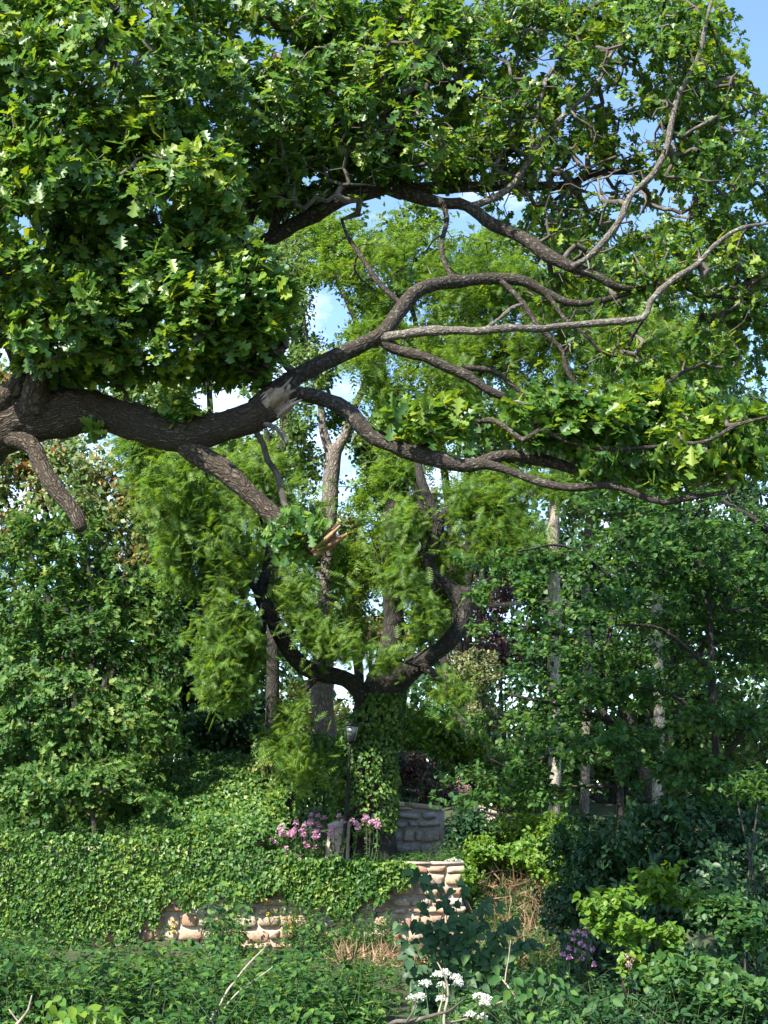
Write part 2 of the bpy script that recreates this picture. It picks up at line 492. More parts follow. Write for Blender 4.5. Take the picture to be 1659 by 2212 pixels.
def tube(geo, pts, rad, sides=8, lump=0.0, freq=4.0, cap=True, seed=0):
    pts, rad = np.asarray(pts, float), np.asarray(rad, float)
    n = len(pts)
    t = np.gradient(pts, axis=0) if n > 2 else np.repeat((pts[-1] - pts[0])[None], n, 0)
    t = unit(t)
    a = unit(np.cross(t, np.array([0.13, 1.0, 0.21])))       # the seam of the bark looks away from the viewer
    b = np.cross(t, a)
    th = np.linspace(0, 2 * math.pi, sides + 1)
    ring = a[:, None] * np.cos(th)[None, :, None] + b[:, None] * np.sin(th)[None, :, None]
    r = np.repeat(rad[:, None], sides + 1, 1)
    if lump:
        q = pts[:, None] + ring * r[..., None]
        r = r * (1 + lump * ((noise3(q * freq, seed) - .5) * 1.4 + (noise3(q * freq * 2.7, seed + 3) - .5) * .8))
        r[:, -1] = r[:, 0]
    v = pts[:, None] + ring * r[..., None]
    s = np.concatenate([[0], np.cumsum(np.linalg.norm(np.diff(pts, axis=0), axis=1))])
    uv = np.stack([np.repeat((th / (2 * math.pi))[None], n, 0) * 2 * math.pi * np.mean(rad), np.repeat(s[:, None], sides + 1, 1)], -1)
    m = sides + 1
    i = np.arange(n - 1)[:, None] * m
    j = np.arange(sides)[None]
    q = np.stack([i + j, i + j + 1, i + m + j + 1, i + m + j], -1).reshape(-1, 4)
    faces = [q]
    v = v.reshape(-1, 3)
    uv = uv.reshape(-1, 2)
    if cap:
        v = np.vstack([v, pts[-1] + t[-1] * rad[-1] * 0.6])
        uv = np.vstack([uv, [[0, s[-1]]]])
        e = (n - 1) * m
        faces.append(np.stack([e + np.arange(sides), e + np.arange(sides) + 1, np.full(sides, n * m)], -1))
    geo.add(v, faces, uv)

def grow(nodes0, rad0, attract, step=0.14, wig=0.12, tip=0.004, power=0.48, maxrad=0.05):
    """twigs: every attractor is joined to the nearest wood grown so far; wood thickens with what it carries"""
    attract = np.asarray(attract)
    A = len(attract)
    d0 = np.full(A, 1e9)
    for c in range(0, A, 400):
        d0[c:c + 400] = np.min(np.linalg.norm(attract[c:c + 400, None] - nodes0[None], axis=2), axis=1)
    order = np.argsort(d0)
    cap_n = len(nodes0) + A * 14
    N = np.zeros((cap_n, 3)); N[:len(nodes0)] = nodes0
    par = np.full(cap_n, -1); cnt = np.zeros(cap_n)
    n = len(nodes0); n0 = n
    paths, src = [], []
    for a in order:
        t = attract[a]
        dd = N[:n] - t
        k = int(np.argmin(np.einsum('ij,ij->i', dd, dd)))
        v = t - N[k]
        L = math.sqrt(v @ v)
        if L < 1e-3:
            continue
        m = int(min(12, max(1, round(L / step))))
        w = rng.normal(size=3) * wig * L
        w2 = rng.normal(size=(m, 3)) * wig * 0.5 * step
        tt = np.arange(1, m + 1) / m
        pp = N[k] + v * tt[:, None] + w * (np.sin(math.pi * tt) * (1 - .3 * tt))[:, None] + w2 * (tt < 1)[:, None]
        idx = np.arange(n, n + m)
        N[idx] = pp
        par[idx] = np.concatenate([[k], idx[:-1]])
        n += m
        paths.append((k, idx))
        src.append(a)
    for k, idx in reversed(paths):                # leaves carried
        cnt[idx[-1]] += 1
        for q in idx[::-1]:
            if par[q] >= n0 or par[q] in idx:
                cnt[par[q]] += cnt[q]
    out = []
    tips, tdir = [], []
    for k, idx in paths:
        r = np.minimum(maxrad, tip * np.maximum(1, cnt[idx]) ** power)
        r0 = min(r[0] * 1.15, rad0[k] * 0.8) if k < n0 else min(r[0] * 1.15, tip * max(1, cnt[k]) ** power)
        out.append((np.vstack([N[k], N[idx]]), np.concatenate([[r0], r])))
        tips.append(N[idx[-1]])
        tdir.append(N[idx[-1]] - (N[idx[-2]] if len(idx) > 1 else N[k]))
    return out, np.array(tips), unit(np.array(tdir)), N[n0:n], np.array(src)

def clump(u, v, y, ru, rv, ry, n, holes=(), thr=0.0, freq=1.2, seed=1, shell=0.0):
    """points spread through a cloud of foliage"""
    k = int(n * 3.5) + 20
    q = rand_unit(k) * (rng.random(k) ** (1 / 3.0 if shell == 0 else 1 / 6.0))[:, None]
    p = P(u + q[:, 0] * ru, v + q[:, 1] * rv, y + q[:, 2] * ry)
    ok = np.ones(k, bool)
    uu, vv, _ = project(p)
    for (hu, hv, hr, hs) in holes:
        ok &= ((uu - hu) / hr) ** 2 + ((vv - hv) / hs) ** 2 > 1
    if thr:
        ok &= noise3(p * freq, seed) > thr
    return p[ok][:n]

def foliage(geo, tips, dirs, L, size, shape, spread=0.9, back=0.25, up=0.35, jit=0.06, flat=1.0, hang=0.0, centre=None, curl=0.3, svar=0.3, out=0.35):
    """sprigs of L leaves at each twig tip"""
    n = len(tips)
    p = np.repeat(tips, L, 0)
    d = np.repeat(dirs, L, 0)
    t = rng.random(n * L)
    pos = p - d * (t * back)[:, None] + rand_unit(n * L) * (jit * rng.random(n * L))[:, None]
    ld = unit(d * 0.6 + rand_unit(n * L) * spread + ZAX * (up * 0.3 - hang))
    nd = ZAX * flat + rand_unit(n * L) * 0.55 + sun_dir * 0.25
    if centre is not None:
        nd = nd + unit(pos - centre) * out
    s = size * (1 - svar / 2 + svar * rng.random(n * L)) * np.repeat(0.75 + 0.5 * rng.random(n), L)
    inst(geo, shape, pos, ld, nd, s, curl)
    return pos, ld, nd, s

def in_frame(p, m=0):
    u, v, d = project(p)
    return (u > -m) & (u < W + m) & (v > -m) & (v < H + m)

def leaf_objects(tree, shape, mat, pos, ld, nd, s, count, name='leaf'):
    """the leaves that show largest, each an object of its own; returns the mask of those taken"""
    ok = in_frame(pos, -8)
    d = np.linalg.norm(pos - EYE, axis=1)
    score = np.where(ok, s / d, 0) * (1 + 0.15 * rng.random(len(pos)))
    near = np.where(ok, d, 1e9)
    # among the nearest third the largest
    cut = np.quantile(near[ok], 0.3) if ok.any() else 0
    score[near > cut] = 0
    pick = np.argsort(-score)[:count]
    pick = pick[score[pick] > 0]
    me = bpy.data.meshes.new(name)
    variants = []
    for c in (0.1, 0.3, 0.5):
        g = Geo()
        tv, tf = shape
        w = tv.copy(); w[:, 2] -= c * w[:, 1] ** 2 * .6
        g.add(w, tf)
        variants.append(g.mesh(name, mat))
    for k, i in enumerate(pick):
        y = unit(ld[i]); x = unit(np.cross(y, nd[i])); z = np.cross(x, y)
        m = Matrix.Identity(4)
        for r in range(3):
            m[r][0], m[r][1], m[r][2], m[r][3] = x[r] * s[i], y[r] * s[i], z[r] * s[i], pos[i][r]
        link(name, variants[k % 3], tree, None, m)
    keep = np.ones(len(pos), bool)
    keep[pick] = False
    return keep

def limbs_from(spec, y_scale=1.0, step=0.1):
    """spec: list of (u, v, y, half width in pixels)"""
    a = np.array(spec, float)
    p = P(a[:, 0], a[:, 1], a[:, 2])
    d = np.linalg.norm(p - EYE, axis=1)
    return smooth_path(p, a[:, 3] * d / F, step)

# ------------------------------------------------------------------ ground
def ground_z(x, y):
    x, y = np.broadcast_arrays(np.asarray(x, float), np.asarray(y, float))
    sm = lambda t: np.clip(t, 0, 1) ** 2 * (3 - 2 * np.clip(t, 0, 1))
    z = 2.4 - 0.75 * sm((y - 3) / 6)
    z = z - 0.15 * sm((y - 14) / 8)
    wt = np.interp(x, [-9, -4.7, -2.6, -1.7, 0.3, 1.6], [3.47, 3.41, 3.28, 3.04, 2.93, 2.93]) - .10
    step = np.where(y > 27.75, np.minimum(1.85, wt + np.maximum(0, y - 28.2) * .14 - z), 0.0)       # terrace behind the wall
    bank = 1.85 * sm((y - 25.0) / 6.5)                           # open bank to the right of the wall
    k = sm((x - 1.3) / 0.5)
    z = z + step * (1 - k) + bank * k
    z = z + 0.7 * sm((y - 31) / 10) - 3.0 * sm((y - 44) / 60)
    p = np.stack([x * .5, y * .5, np.zeros_like(x)], -1)
    amp = np.where((y > 27.7) & (y < 29.5) & (x < 2), .25, 1.0)
    z = z + amp * ((noise3(p, 5) - .5) * 0.35 + (noise3(p * 3.1, 6) - .5) * .12)
    far = sm((y - 150) / 300)
    return z * (1 - far) + far * 0.5

def make_ground():
    xs = np.concatenate([-np.geomspace(1200, 14, 22), np.linspace(-13, 13, 90), np.geomspace(14, 1200, 22)])
    ys = np.concatenate([-np.geomspace(900, 3, 14), np.linspace(-2, 27.6, 90), [27.7, 27.8], np.linspace(28, 48, 50), np.geomspace(50, 1500, 26)])
    X, Y = np.meshgrid(xs, ys)
    Z = ground_z(X, Y)
    nx, ny = len(xs), len(ys)
    i = (np.arange(ny - 1)[:, None] * nx + np.arange(nx - 1)[None]).ravel()
    g = Geo().add(np.stack([X, Y, Z], -1).reshape(-1, 3), [np.stack([i, i + 1, i + nx + 1, i + nx], -1)])
    return g.build('ground', M['soil'], None, True, 'structure')
make_ground()

def gp(u, y, lift=0.0):
    x = (u - W / 2) / F * y / math.cos(PITCH) * 0.99
    z = float(ground_z(x, y))
    return np.array([x, y, z + lift])

# ------------------------------------------------------------------ walls of rubble
def stone_mesh(k, mat):
    r = np.random.default_rng(100 + k)
    th = np.linspace(0, 2 * math.pi, 9)[:-1] + r.normal(size=8) * .09
    sq = lambda a, e: np.sign(a) * np.abs(a) ** e
    ox, oz = sq(np.cos(th), .34) * .5 * (1 + r.normal(size=8) * .06), sq(np.sin(th), .34) * .5 * (1 + r.normal(size=8) * .06)
    rings = []
    for (s, y) in ((1.0, .35), (1.0, -.25), (.80, -.5)):
        rings.append(np.stack([ox * s, np.full(8, y) + r.normal(size=8) * .05, oz * s], -1))
    v = np.vstack(rings + [[[0, -.56, 0]]])
    i = np.arange(8); j = (i + 1) % 8
    q = [np.stack([a * 8 + i, a * 8 + j, a * 8 + 8 + j, a * 8 + 8 + i], -1) for a in (0, 1)]
    tri = np.stack([16 + i, 16 + j, np.full(8, 24)], -1)
    return Geo().add(v, [np.vstack(q), tri]).mesh('stone', mat)

def rubble_wall(name, label, x0, x1, zb, top, y, thick, sw, sh, smat, mmat, skew=0.0, cope=None, seed=0, gap=0.03, shown=None, sink=0.0):
    """mortar core and separately laid stones on its face; skew turns the wall away (y grows with x)"""
    r = np.random.default_rng(seed)
    t = thing(name, label, 'wall', (0.5 * (x0 + x1), y + skew * (x1 - x0) / 2, zb))
    n = 24
    xs = np.linspace(x0, x1, n)
    zt = np.array([top(a) for a in xs])
    core = zt - np.where((xs < cope[0]) & (sink > 0), sink, 0)
    yy = y + skew * (xs - x0)
    F0 = np.stack([xs, yy, np.full(n, zb - .3)], -1); F1 = np.stack([xs, yy, core], -1)
    B0 = F0 + [0, thick, 0]; B1 = F1 + [0, thick, 0]
    g = Geo()
    i = np.arange(n - 1)
    v = np.vstack([F0, F1, B1, B0])
    quads = np.vstack([np.stack([a * n + i, a * n + i + 1, b * n + i + 1, b * n + i], -1) for a, b in ((0, 1), (1, 2), (2, 3))])
    ends = np.array([[0, n, 2 * n, 3 * n], [n - 1, 4 * n - 1, 3 * n - 1, 2 * n - 1]])
    g.add(v, [quads, ends])
    g.build('mortar', mmat, t)
    ms = [stone_mesh(seed * 10 + k, smat) for k in range(6)]
    z = zb - 0.05
    cnt = 0
    while z < zt.max() - .03:
        h = sh * (0.6 + 0.9 * r.random())
        x = x0 - sw * r.random() * .5
        while x < x1:
            w = sw * (0.5 + 1.1 * r.random())
            hh = h * (0.75 + .3 * r.random())
            cx, cz = x + w / 2, z + h / 2 + r.normal() * .015
            tz = top(min(max(cx, x0), x1))
            if z + h > tz:
                hh = tz - z - .005
                cz = z + hh / 2
            if hh > .06 and x > x0 - .1 and x + w < x1 + .05 and cnt < 300 and (shown is None or shown(cx, cz)):
                o = link('stone', ms[r.integers(6)], t)
                o.location = (cx, y + skew * (cx - x0) - .012 + r.random() * .012, cz)
                o.scale = (w - gap, .11 + .05 * r.random(), hh - gap)
                o.rotation_euler = (r.normal() * .04, r.normal() * .08, math.atan(skew) + r.normal() * .04)
                cnt += 1
            x += w
        z += h
    if cope:
        a, b, th = cope
        xs = np.linspace(a, b, max(3, int((b - a) / .55)))
        for k in range(len(xs) - 1):
            xa, xb = xs[k] + .006, xs[k + 1] - .006
            za, zbb = top(xa) + .004, top(xb) + .004
            ya, yb = y + skew * (xa - x0) - .05, y + skew * (xb - x0) - .05
            V = []
            for (X, Yf, Z) in ((xa, ya, za), (xb, yb, zbb)):
                V += [(X, Yf, Z), (X, Yf, Z + th * .85), (X, Yf + .02, Z + th), (X, Yf + thick + .1, Z + th), (X, Yf + thick + .1, Z)]
            V = np.array(V) + r.normal(size=(10, 3)) * .006
            q = np.array([[c, (c + 1) % 5, 5 + (c + 1) % 5, 5 + c] for c in range(5)])
            Geo().add(V, [q, np.array([[0, 1, 2, 3, 4][::-1], [5, 6, 7, 8, 9]])]).build('coping_stone', M['coping'], t)
    return t

WY = 27.5
def wall_top(x):
    u = 829.5 + x / (WY / math.cos(PITCH) * .99) * F
    v = np.interp(u, [-100, 300, 540, 640, 860, 1010], [1808, 1815, 1830, 1856, 1868, 1868])
    return float(P(u, v, WY)[2])
XU = lambda u, y=WY: float(P(u, 1850, y)[0])
def ivy_low(u):
    return np.interp(u, [-60, 0, 240, 300, 340, 380, 480, 520, 560, 640, 700, 760, 830, 870, 905], [2030, 2015, 1995, 2005, 1985, 1955, 1925, 1950, 1930, 1925, 1965, 1972, 1930, 1905, 1885])
def stone_shown(x, z):
    u, v, _ = project(np.array([x, WY, z]))
    return u > 905 or v > ivy_low(u) - 34
rubble_wall('garden_wall', 'long low rubble stone wall hung with ivy below the pink flowers', XU(-120), XU(1000), float(P(400, 2045, WY)[2]), wall_top, WY, .45, .31, .20,
            M['stone'], M['mortar'], 0.0, (XU(860), XU(1002), .045), 3, .028, stone_shown, .14)
RY = 29.8
def ret_top(x):
    return float(P(829.5 + (x / RY) * F * .985, np.interp(x, [XU(795, RY), XU(840, RY), XU(965, RY)], [1742, 1738, 1752]), RY)[2])
rubble_wall('retaining_wall', 'grey stone retaining wall with pale sloping coping beside the ivy-clad trunk', XU(770, RY), XU(962, RY), float(P(850, 1890, RY)[2]), ret_top, RY, .4, .34, .2,
            M['grey_stone'], M['grey_mortar'], 0.12, (XU(790, RY), XU(958, RY), .09), 5)
LY = 32.5
rubble_wall('parapet_wall', 'short low stone parapet with pale coping half buried in shrubs', XU(1020, LY), XU(1072, LY), float(P(1040, 1800, LY)[2]),
            lambda x: float(P(1040, 1743, LY)[2]) - .35 * (x - XU(1020, LY)), LY, .3, .3, .16, M['grey_stone'], M['grey_mortar'], -0.25, (XU(1020, LY), XU(1074, LY), .09), 8)

def gate_pillar():
    y = 28.4
    b = P(728, 1850, y); b[2] = float(ground_z(b[0], y)) - .05
    t = thing('stone_pillar', 'stumpy weathered pale pillar standing among pink flowers above the wall', 'pillar', b)
    topz = P(728, 1786, y)[2]
    w = 24 * px(0, y)
    r = np.random.default_rng(4)
    zs = np.linspace(b[2], topz, 9)
    g = Geo()
    rows = []
    for k, z in enumerate(zs):
        s = w * (1.12 - .2 * k / 8)
        c = s * .22
        oct_ = [(-s + c, -s), (s - c, -s), (s, -s + c), (s, s - c), (s - c, s), (-s + c, s), (-s, s - c), (-s, -s + c)]
        rows.append([(b[0] + x + r.normal() * .008 + .05 * (k / 8) ** 2, b[1] + yy + r.normal() * .008, z) for x, yy in oct_])
    v = np.array(rows).reshape(-1, 3)
    i = np.arange(8); j = (i + 1) % 8
    q = np.vstack([np.stack([a * 8 + i, a * 8 + j, a * 8 + 8 + j, a * 8 + 8 + i], -1) for a in range(8)])
    g.add(v, [q])
    g.build('shaft', M['coping'], t)
    cp = Geo()
    s = w * .98
    V = np.array([(b[0] + .05 + sx * s * f, b[1] + sy * s * f, topz + dz) for (f, dz) in ((1.0, 0), (1.04, .05), (.6, .11)) for (sx, sy) in ((-1, -1), (1, -1), (1, 1), (-1, 1))]) + r.normal(size=(12, 3)) * .012
    i = np.arange(4); j = (i + 1) % 4
    cp.add(V, [np.vstack([np.stack([a * 4 + i, a * 4 + j, a * 4 + 4 + j, a * 4 + 4 + i], -1) for a in (0, 1)]), np.array([[8, 9, 10, 11]])])
    cp.build('cap', M['coping'], t)
gate_pillar()

# ------------------------------------------------------------------ the great oak, near
def build_oak():
    base = P(-235, 1500, 13.2); base[2] = float(ground_z(base[0], 13.2)) - .1
    t = thing('oak_tree', 'great spreading oak with a massive near-horizontal limb torn off at the end', 'tree', base)
    S = {}
    S['trunk'] = [(-235, 1480, 13.2, 150), (-225, 1300, 13.15, 115), (-190, 1120, 13.0, 100), (-120, 1000, 12.8, 90), (-40, 945, 12.6, 70), (0, 925, 12.5, 58),
                  (60, 900, 12.4, 52), (130, 893, 12.3, 53), (190, 888, 12.2, 45), (240, 898, 12.15, 38), (320, 922, 12.05, 43), (380, 938, 12.0, 42), (430, 935, 11.95, 42),
                  (480, 922, 11.9, 33), (520, 909, 11.85, 32), (560, 892, 11.8, 33), (592, 874, 11.75, 33)]
    S['low'] = [(395, 945, 12.0, 30), (432, 985, 11.95, 25), (480, 1013, 11.9, 22), (520, 1049, 11.85, 21), (560, 1085, 11.8, 20.5), (596, 1117, 11.75, 20), (640, 1152, 11.7, 19), (682, 1184, 11.65, 17)]
    S['left_down'] = [(20, 940, 12.4, 26), (52, 953, 12.3, 22), (76, 973, 12.25, 19), (88, 1005, 12.2, 18), (112, 1045, 12.1, 18), (136, 1077, 12.05, 17), (160, 1105, 12.0, 15), (176, 1142, 11.95, 13)]
    S['left_up'] = [(-60, 920, 12.5, 40), (-10, 880, 12.3, 28), (25, 848, 12.2, 22), (44, 815, 12.15, 20), (36, 780, 12.2, 18), (10, 720, 12.3, 16), (-20, 640, 12.4, 14), (-10, 520, 12.5, 11), (30, 400, 12.5, 8)]
    S['dark_up'] = [(85, 880, 12.2, 36), (78, 830, 12.05, 28), (88, 780, 12.0, 26), (60, 720, 12.0, 22), (90, 600, 12.1, 18), (160, 480, 12.2, 14), (200, 340, 12.3, 10), (240, 200, 12.4, 7), (260, 60, 12.4, 5)]
    S['rear'] = [(120, 870, 12.5, 44), (150, 820, 12.8, 36), (190, 775, 13.1, 30), (280, 695, 13.5, 24), (390, 615, 13.6, 20), (500, 558, 13.5, 17), (590, 518, 13.4, 15), (650, 480, 13.3, 16),
                 (700, 455, 13.2, 16), (740, 432, 13.1, 18), (800, 416, 13.1, 16), (860, 405, 13.1, 14), (920, 405, 13.2, 13), (1000, 405, 13.3, 12), (1060, 408, 13.4, 11), (1110, 405, 13.5, 10),
                 (1180, 400, 13.6, 9), (1230, 398, 13.7, 9), (1280, 374, 13.8, 8), (1355, 368, 13.9, 7), (1480, 385, 14.0, 5), (1580, 370, 14.0, 3)]
    S['rear_low'] = [(830, 408, 13.1, 14), (880, 422, 13.0, 13), (955, 437, 12.9, 12), (1010, 446, 12.85, 13), (1070, 483, 12.8, 13), (1130, 510, 12.7, 13), (1180, 545, 12.6, 13), (1230, 576, 12.55, 12), (1275, 588, 12.5, 10), (1330, 616, 12.5, 8), (1390, 623, 12.6, 7), (1455, 616, 12.7, 6), (1560, 640, 12.8, 4), (1659, 660, 12.8, 3)]
    S['riser'] = [(1010, 446, 12.85, 10), (1055, 432, 12.8, 9), (1110, 395, 12.8, 9), (1140, 350, 12.8, 8), (1170, 295, 12.8, 7), (1225, 240, 12.8, 6.5), (1280, 190, 12.8, 6), (1330, 100, 12.8, 5), (1415, 70, 12.9, 4)]
    S['riser_b'] = [(1140, 350, 12.8, 6), (1180, 180, 12.9, 6), (1215, 130, 12.9, 6), (1232, 60, 13, 5), (1250, -30, 13, 4)]
    S['light'] = [(1235, 578, 12.5, 8), (1285, 550, 12.4, 8), (1335, 485, 12.3, 7.5), (1360, 425, 12.25, 7.5), (1415, 375, 12.2, 7.5), (1445, 320, 12.2, 7.5), (1465, 220, 12.2, 7), (1505, 135, 12.2, 6), (1520, 75, 12.2, 5), (1540, 0, 12.2, 4)]
    S['kink'] = [(738, 432, 13.1, 11), (742, 385, 13.0, 10), (790, 322, 12.9, 9), (830, 282, 12.9, 8), (895, 240, 12.9, 7), (930, 160, 13, 5)]
    S['up_a'] = [(500, 560, 13.5, 14), (540, 465, 13.3, 12), (565, 350, 13.1, 11), (582, 290, 13, 10), (570, 210, 13, 8), (600, 110, 13, 6)]
    S['up_b'] = [(390, 615, 13.6, 13), (425, 470, 13.3, 11), (425, 320, 13.1, 10), (432, 240, 13.1, 9), (420, 130, 13.1, 6)]
    S['up_c'] = [(578, 522, 13.4, 9), (596, 460, 13.3, 9), (606, 420, 13.25, 9), (620, 385, 13.2, 8)]
    S['right'] = [(548, 880, 12.0, 20), (600, 838, 12.15, 19), (645, 808, 12.2, 17), (690, 785, 12.2, 17), (740, 764, 12.2, 16), (790, 744, 12.2, 17), (835, 722, 12.2, 17), (860, 690, 12.25, 16), (885, 655, 12.3, 16),
                  (915, 630, 12.35, 16), (960, 615, 12.4, 15), (1020, 606, 12.45, 14), (1080, 598, 12.5, 13), (1130, 604, 12.5, 12), (1180, 628, 12.5, 10), (1230, 652, 12.5, 8), (1290, 650, 12.5, 7), (1350, 640, 12.6, 5), (1420, 610, 12.7, 3)]
    S['scarred'] = [(820, 728, 12.2, 13), (870, 722, 12.1, 11), (940, 715, 12.0, 11), (1000, 708, 11.95, 10), (1060, 713, 11.9, 10), (1140, 716, 11.9, 9), (1220, 706, 11.9, 9), (1300, 700, 11.9, 9), (1390, 690, 11.9, 9),
                    (1400, 660, 11.9, 8), (1425, 632, 11.9, 8), (1460, 605, 11.9, 8), (1510, 572, 11.9, 7), (1545, 530, 11.9, 6), (1600, 495, 11.9, 5), (1680, 480, 12, 4)]
    S['scar_up'] = [(1050, 710, 11.9, 5.5), (1080, 690, 11.85, 5), (1105, 668, 11.8, 5), (1130, 660, 11.8, 3)]
    S['down'] = [(825, 732, 12.2, 13), (870, 760, 12.15, 12), (920, 776, 12.1, 11), (970, 796, 12.1, 11), (1010, 812, 12.1, 11), (1050, 842, 12.1, 10), (1090, 862, 12.1, 9), (1150, 880, 12.1, 6), (1230, 895, 12.1, 4)]
    S['down_b'] = [(1000, 790, 12.1, 6), (1060, 800, 12.15, 6), (1100, 830, 12.2, 5), (1150, 870, 12.2, 4)]
    S['loop'] = [(1080, 610, 12.45, 6), (1130, 655, 12.4, 6), (1170, 702, 12.35, 5), (1200, 735, 12.3, 5), (1222, 762, 12.3, 5), (1228, 800, 12.3, 5), (1258, 838, 12.3, 5), (1310, 858, 12.3, 5), (1360, 846, 12.3, 4.5), (1420, 832, 12.3, 4.5), (1470, 795, 12.3, 4), (1520, 783, 12.3, 2.5)]
    S['loop_b'] = [(1180, 640, 12.5, 5), (1215, 690, 12.45, 4.5), (1260, 720, 12.4, 4), (1300, 765, 12.4, 4), (1350, 770, 12.4, 4), (1375, 720, 12.3, 4), (1390, 692, 11.95, 3)]
    S['cross'] = [(868, 655, 12.3, 6), (820, 610, 12.35, 6), (790, 570, 12.4, 5), (760, 520, 12.5, 5), (742, 470, 12.7, 4)]
    S['cross_b'] = [(985, 605, 12.4, 7), (960, 570, 12.5, 6), (950, 530, 12.6, 5), (962, 470, 12.8, 5), (955, 440, 12.9, 5)]
    S['lower'] = [(556, 892, 12.0, 19), (600, 858, 12.15, 18), (650, 845, 12.1, 17), (690, 856, 12.05, 17), (740, 886, 12.0, 18), (780, 916, 11.95, 18), (830, 945, 11.9, 17), (880, 976, 11.85, 16), (930, 995, 11.8, 16), (1000, 1005, 11.75, 16),
                  (1050, 1000, 11.7, 13), (1100, 1020, 11.65, 9), (1160, 1040, 11.6, 9), (1240, 1050, 11.5, 8.5), (1310, 1050, 11.5, 8), (1370, 1065, 11.45, 7), (1430, 1078, 11.4, 6), (1500, 1066, 11.4, 5.5), (1585, 1056, 11.4, 4)]
    S['lower_b'] = [(1020, 1003, 11.75, 13), (1090, 985, 11.8, 13), (1160, 993, 11.85, 13), (1220, 1010, 11.9, 12), (1300, 1030, 11.95, 8), (1380, 1010, 12, 5), (1480, 960, 12, 4)]
    S['shelf'] = [(880, 970, 11.85, 8), (960, 930, 11.9, 7), (1050, 905, 11.9, 6), (1130, 950, 11.5, 5.5), (1170, 930, 11.4, 5), (1250, 960, 11.4, 4), (1350, 970, 11.3, 4), (1500, 955, 11.2, 4), (1590, 915, 11.1, 4), (1650, 895, 11.1, 3)]
    S['spike'] = [(570, 915, 11.75, 6), (595, 925, 11.65, 5.5), (612, 945, 11.6, 5), (617, 956, 11.6, 3)]
    dead = {'light', 'scarred', 'scar_up', 'riser', 'riser_b', 'spike'}
    big, mid, dd = Geo(), Geo(), Geo()
    nodes_, rads = [], []
    for k, (nm, sp) in enumerate(S.items()):
        p, r = limbs_from(sp, 1, 0.05 if nm in ('trunk', 'low', 'left_down') else 0.08)
        if nm not in ('trunk', 'low', 'left_down'):       # crooked oak growth
            w = np.stack([noise3(p * 2.6 + 7 * k, 11) - .5, noise3(p * 2.6 + 7 * k, 12) - .5, noise3(p * 2.6 + 7 * k, 13) - .5], -1)
            p = p + w * 0.07
        r = r * (1 + .22 * (noise3(p * 3.5 + k, 15) - .5))
        if nm in ('trunk', 'low', 'left_down', 'left_up', 'dark_up'):
            tube(big, p, r, 40 if nm == 'trunk' else 24, 0.16, 5.0, nm not in ('trunk',), k)
        elif nm in dead:
            tube(dd, p, r * .85, 9, 0.45, 16.0, True, k)
        else:
            tube(mid, p, r, 12, 0.3, 8.0, True, k)
        if nm not in ('low', 'left_down', 'spike', 'scar_up', 'up_c'):
            s = slice(None) if nm != 'trunk' else slice(len(p) // 3, None)
            nodes_.append(p[s]); rads.append(r[s])
    big.build('trunk', M['oak_bark'], t, True)
    mid.build('branch_wood', M['branch_bark'], t, True)
    dd.build('lichened_branches', M['lichen_bark'], t, True)
    nodes_ = np.vstack(nodes_); rads = np.concatenate(rads)
    # torn ends
    def torn(c, ax, r, n, ln, mat, seed, flare):
        g = Geo()
        rr = np.random.default_rng(seed)
        ax = unit(ax); a = unit(np.cross(ax, [0.1, 1, .2])); b = np.cross(ax, a)
        for k in range(n):
            th = rr.random() * 2 * math.pi
            rad = r * math.sqrt(rr.random()) * .92
            o = c + (a * math.cos(th) + b * math.sin(th)) * rad - ax * r * .35
            L = ln * (0.35 + .75 * rr.random()) * (1.25 if math.cos(th - flare) > .2 else .7)
            d = unit(ax + (a * math.cos(th) + b * math.sin(th)) * .06 + rr.normal(size=3) * .085)
            w = r * (.24 + .34 * rr.random())
            s1 = unit(np.cross(d, rr.normal(size=3))); s2 = np.cross(d, s1)
            bend = rr.normal(size=3) * .10 * L
            tt = np.array([0, .35, .7, 1.0])
            wd = np.array([1, 1.0, .9, .35]) * w
            th_ = np.array([.7, .62, .42, .10]) * w
            V = []
            for q in range(4):
                m = o + d * L * tt[q] + bend * tt[q] ** 2
                V += [m + s1 * wd[q], m + s2 * th_[q], m - s1 * wd[q], m - s2 * th_[q]]
            i = np.arange(4); j = (i + 1) % 4
            g.add(np.array(V), [np.vstack([np.stack([q * 4 + i, q * 4 + j, q * 4 + 4 + j, q * 4 + 4 + i], -1) for q in range(3)]), np.array([[12, 13, 14, 15]])])
        o = g.build('splintered_end', mat, t)
        return o
    c = P(592, 874, 11.75); ax = P(628, 835, 11.68) - c
    torn(c, ax, 31 * px(0, 11.9), 30, .27, M['torn_wood'], 2, 2.2)['label'] = 'pale torn wood where the limb snapped'
    c = P(684, 1186, 11.65); ax = P(745, 1150, 11.5) - c
    torn(c, ax, 15 * px(0, 11.9), 18, .32, M['fresh_wood'], 5, 1.0)['label'] = 'orange-brown splinter at the tip of the lower broken limb'
    # where the leaves hang
    A = []
    holes_r = [(1385, 470, 55, 30), (1250, 350, 40, 18), (1105, 330, 26, 36), (700, 670, 60, 60), (1180, 130, 28, 40)]
    A.append(clump(150, 120, 11.6, 330, 230, 1.0, 560, (), .36, 1.5, 31))
    A.append(clump(60, 420, 11.5, 260, 260, 0.9, 540, (), .37, 1.5, 32))
    A.append(clump(330, 400, 11.5, 210, 190, 0.8, 360, (), .37, 1.5, 33))
    A.append(clump(380, 620, 11.7, 260, 170, 0.8, 500, (), .34, 1.5, 34))
    A.append(clump(110, 680, 11.6, 210, 130, 0.7, 290, (), .33, 1.5, 35))
    A.append(clump(540, 690, 12.0, 110, 120, 0.5, 140, (), .36, 1.7, 36))
    A.append(clump(560, 640, 11.6, 80, 90, 0.35, 60, (), .36, 1.7, 37))
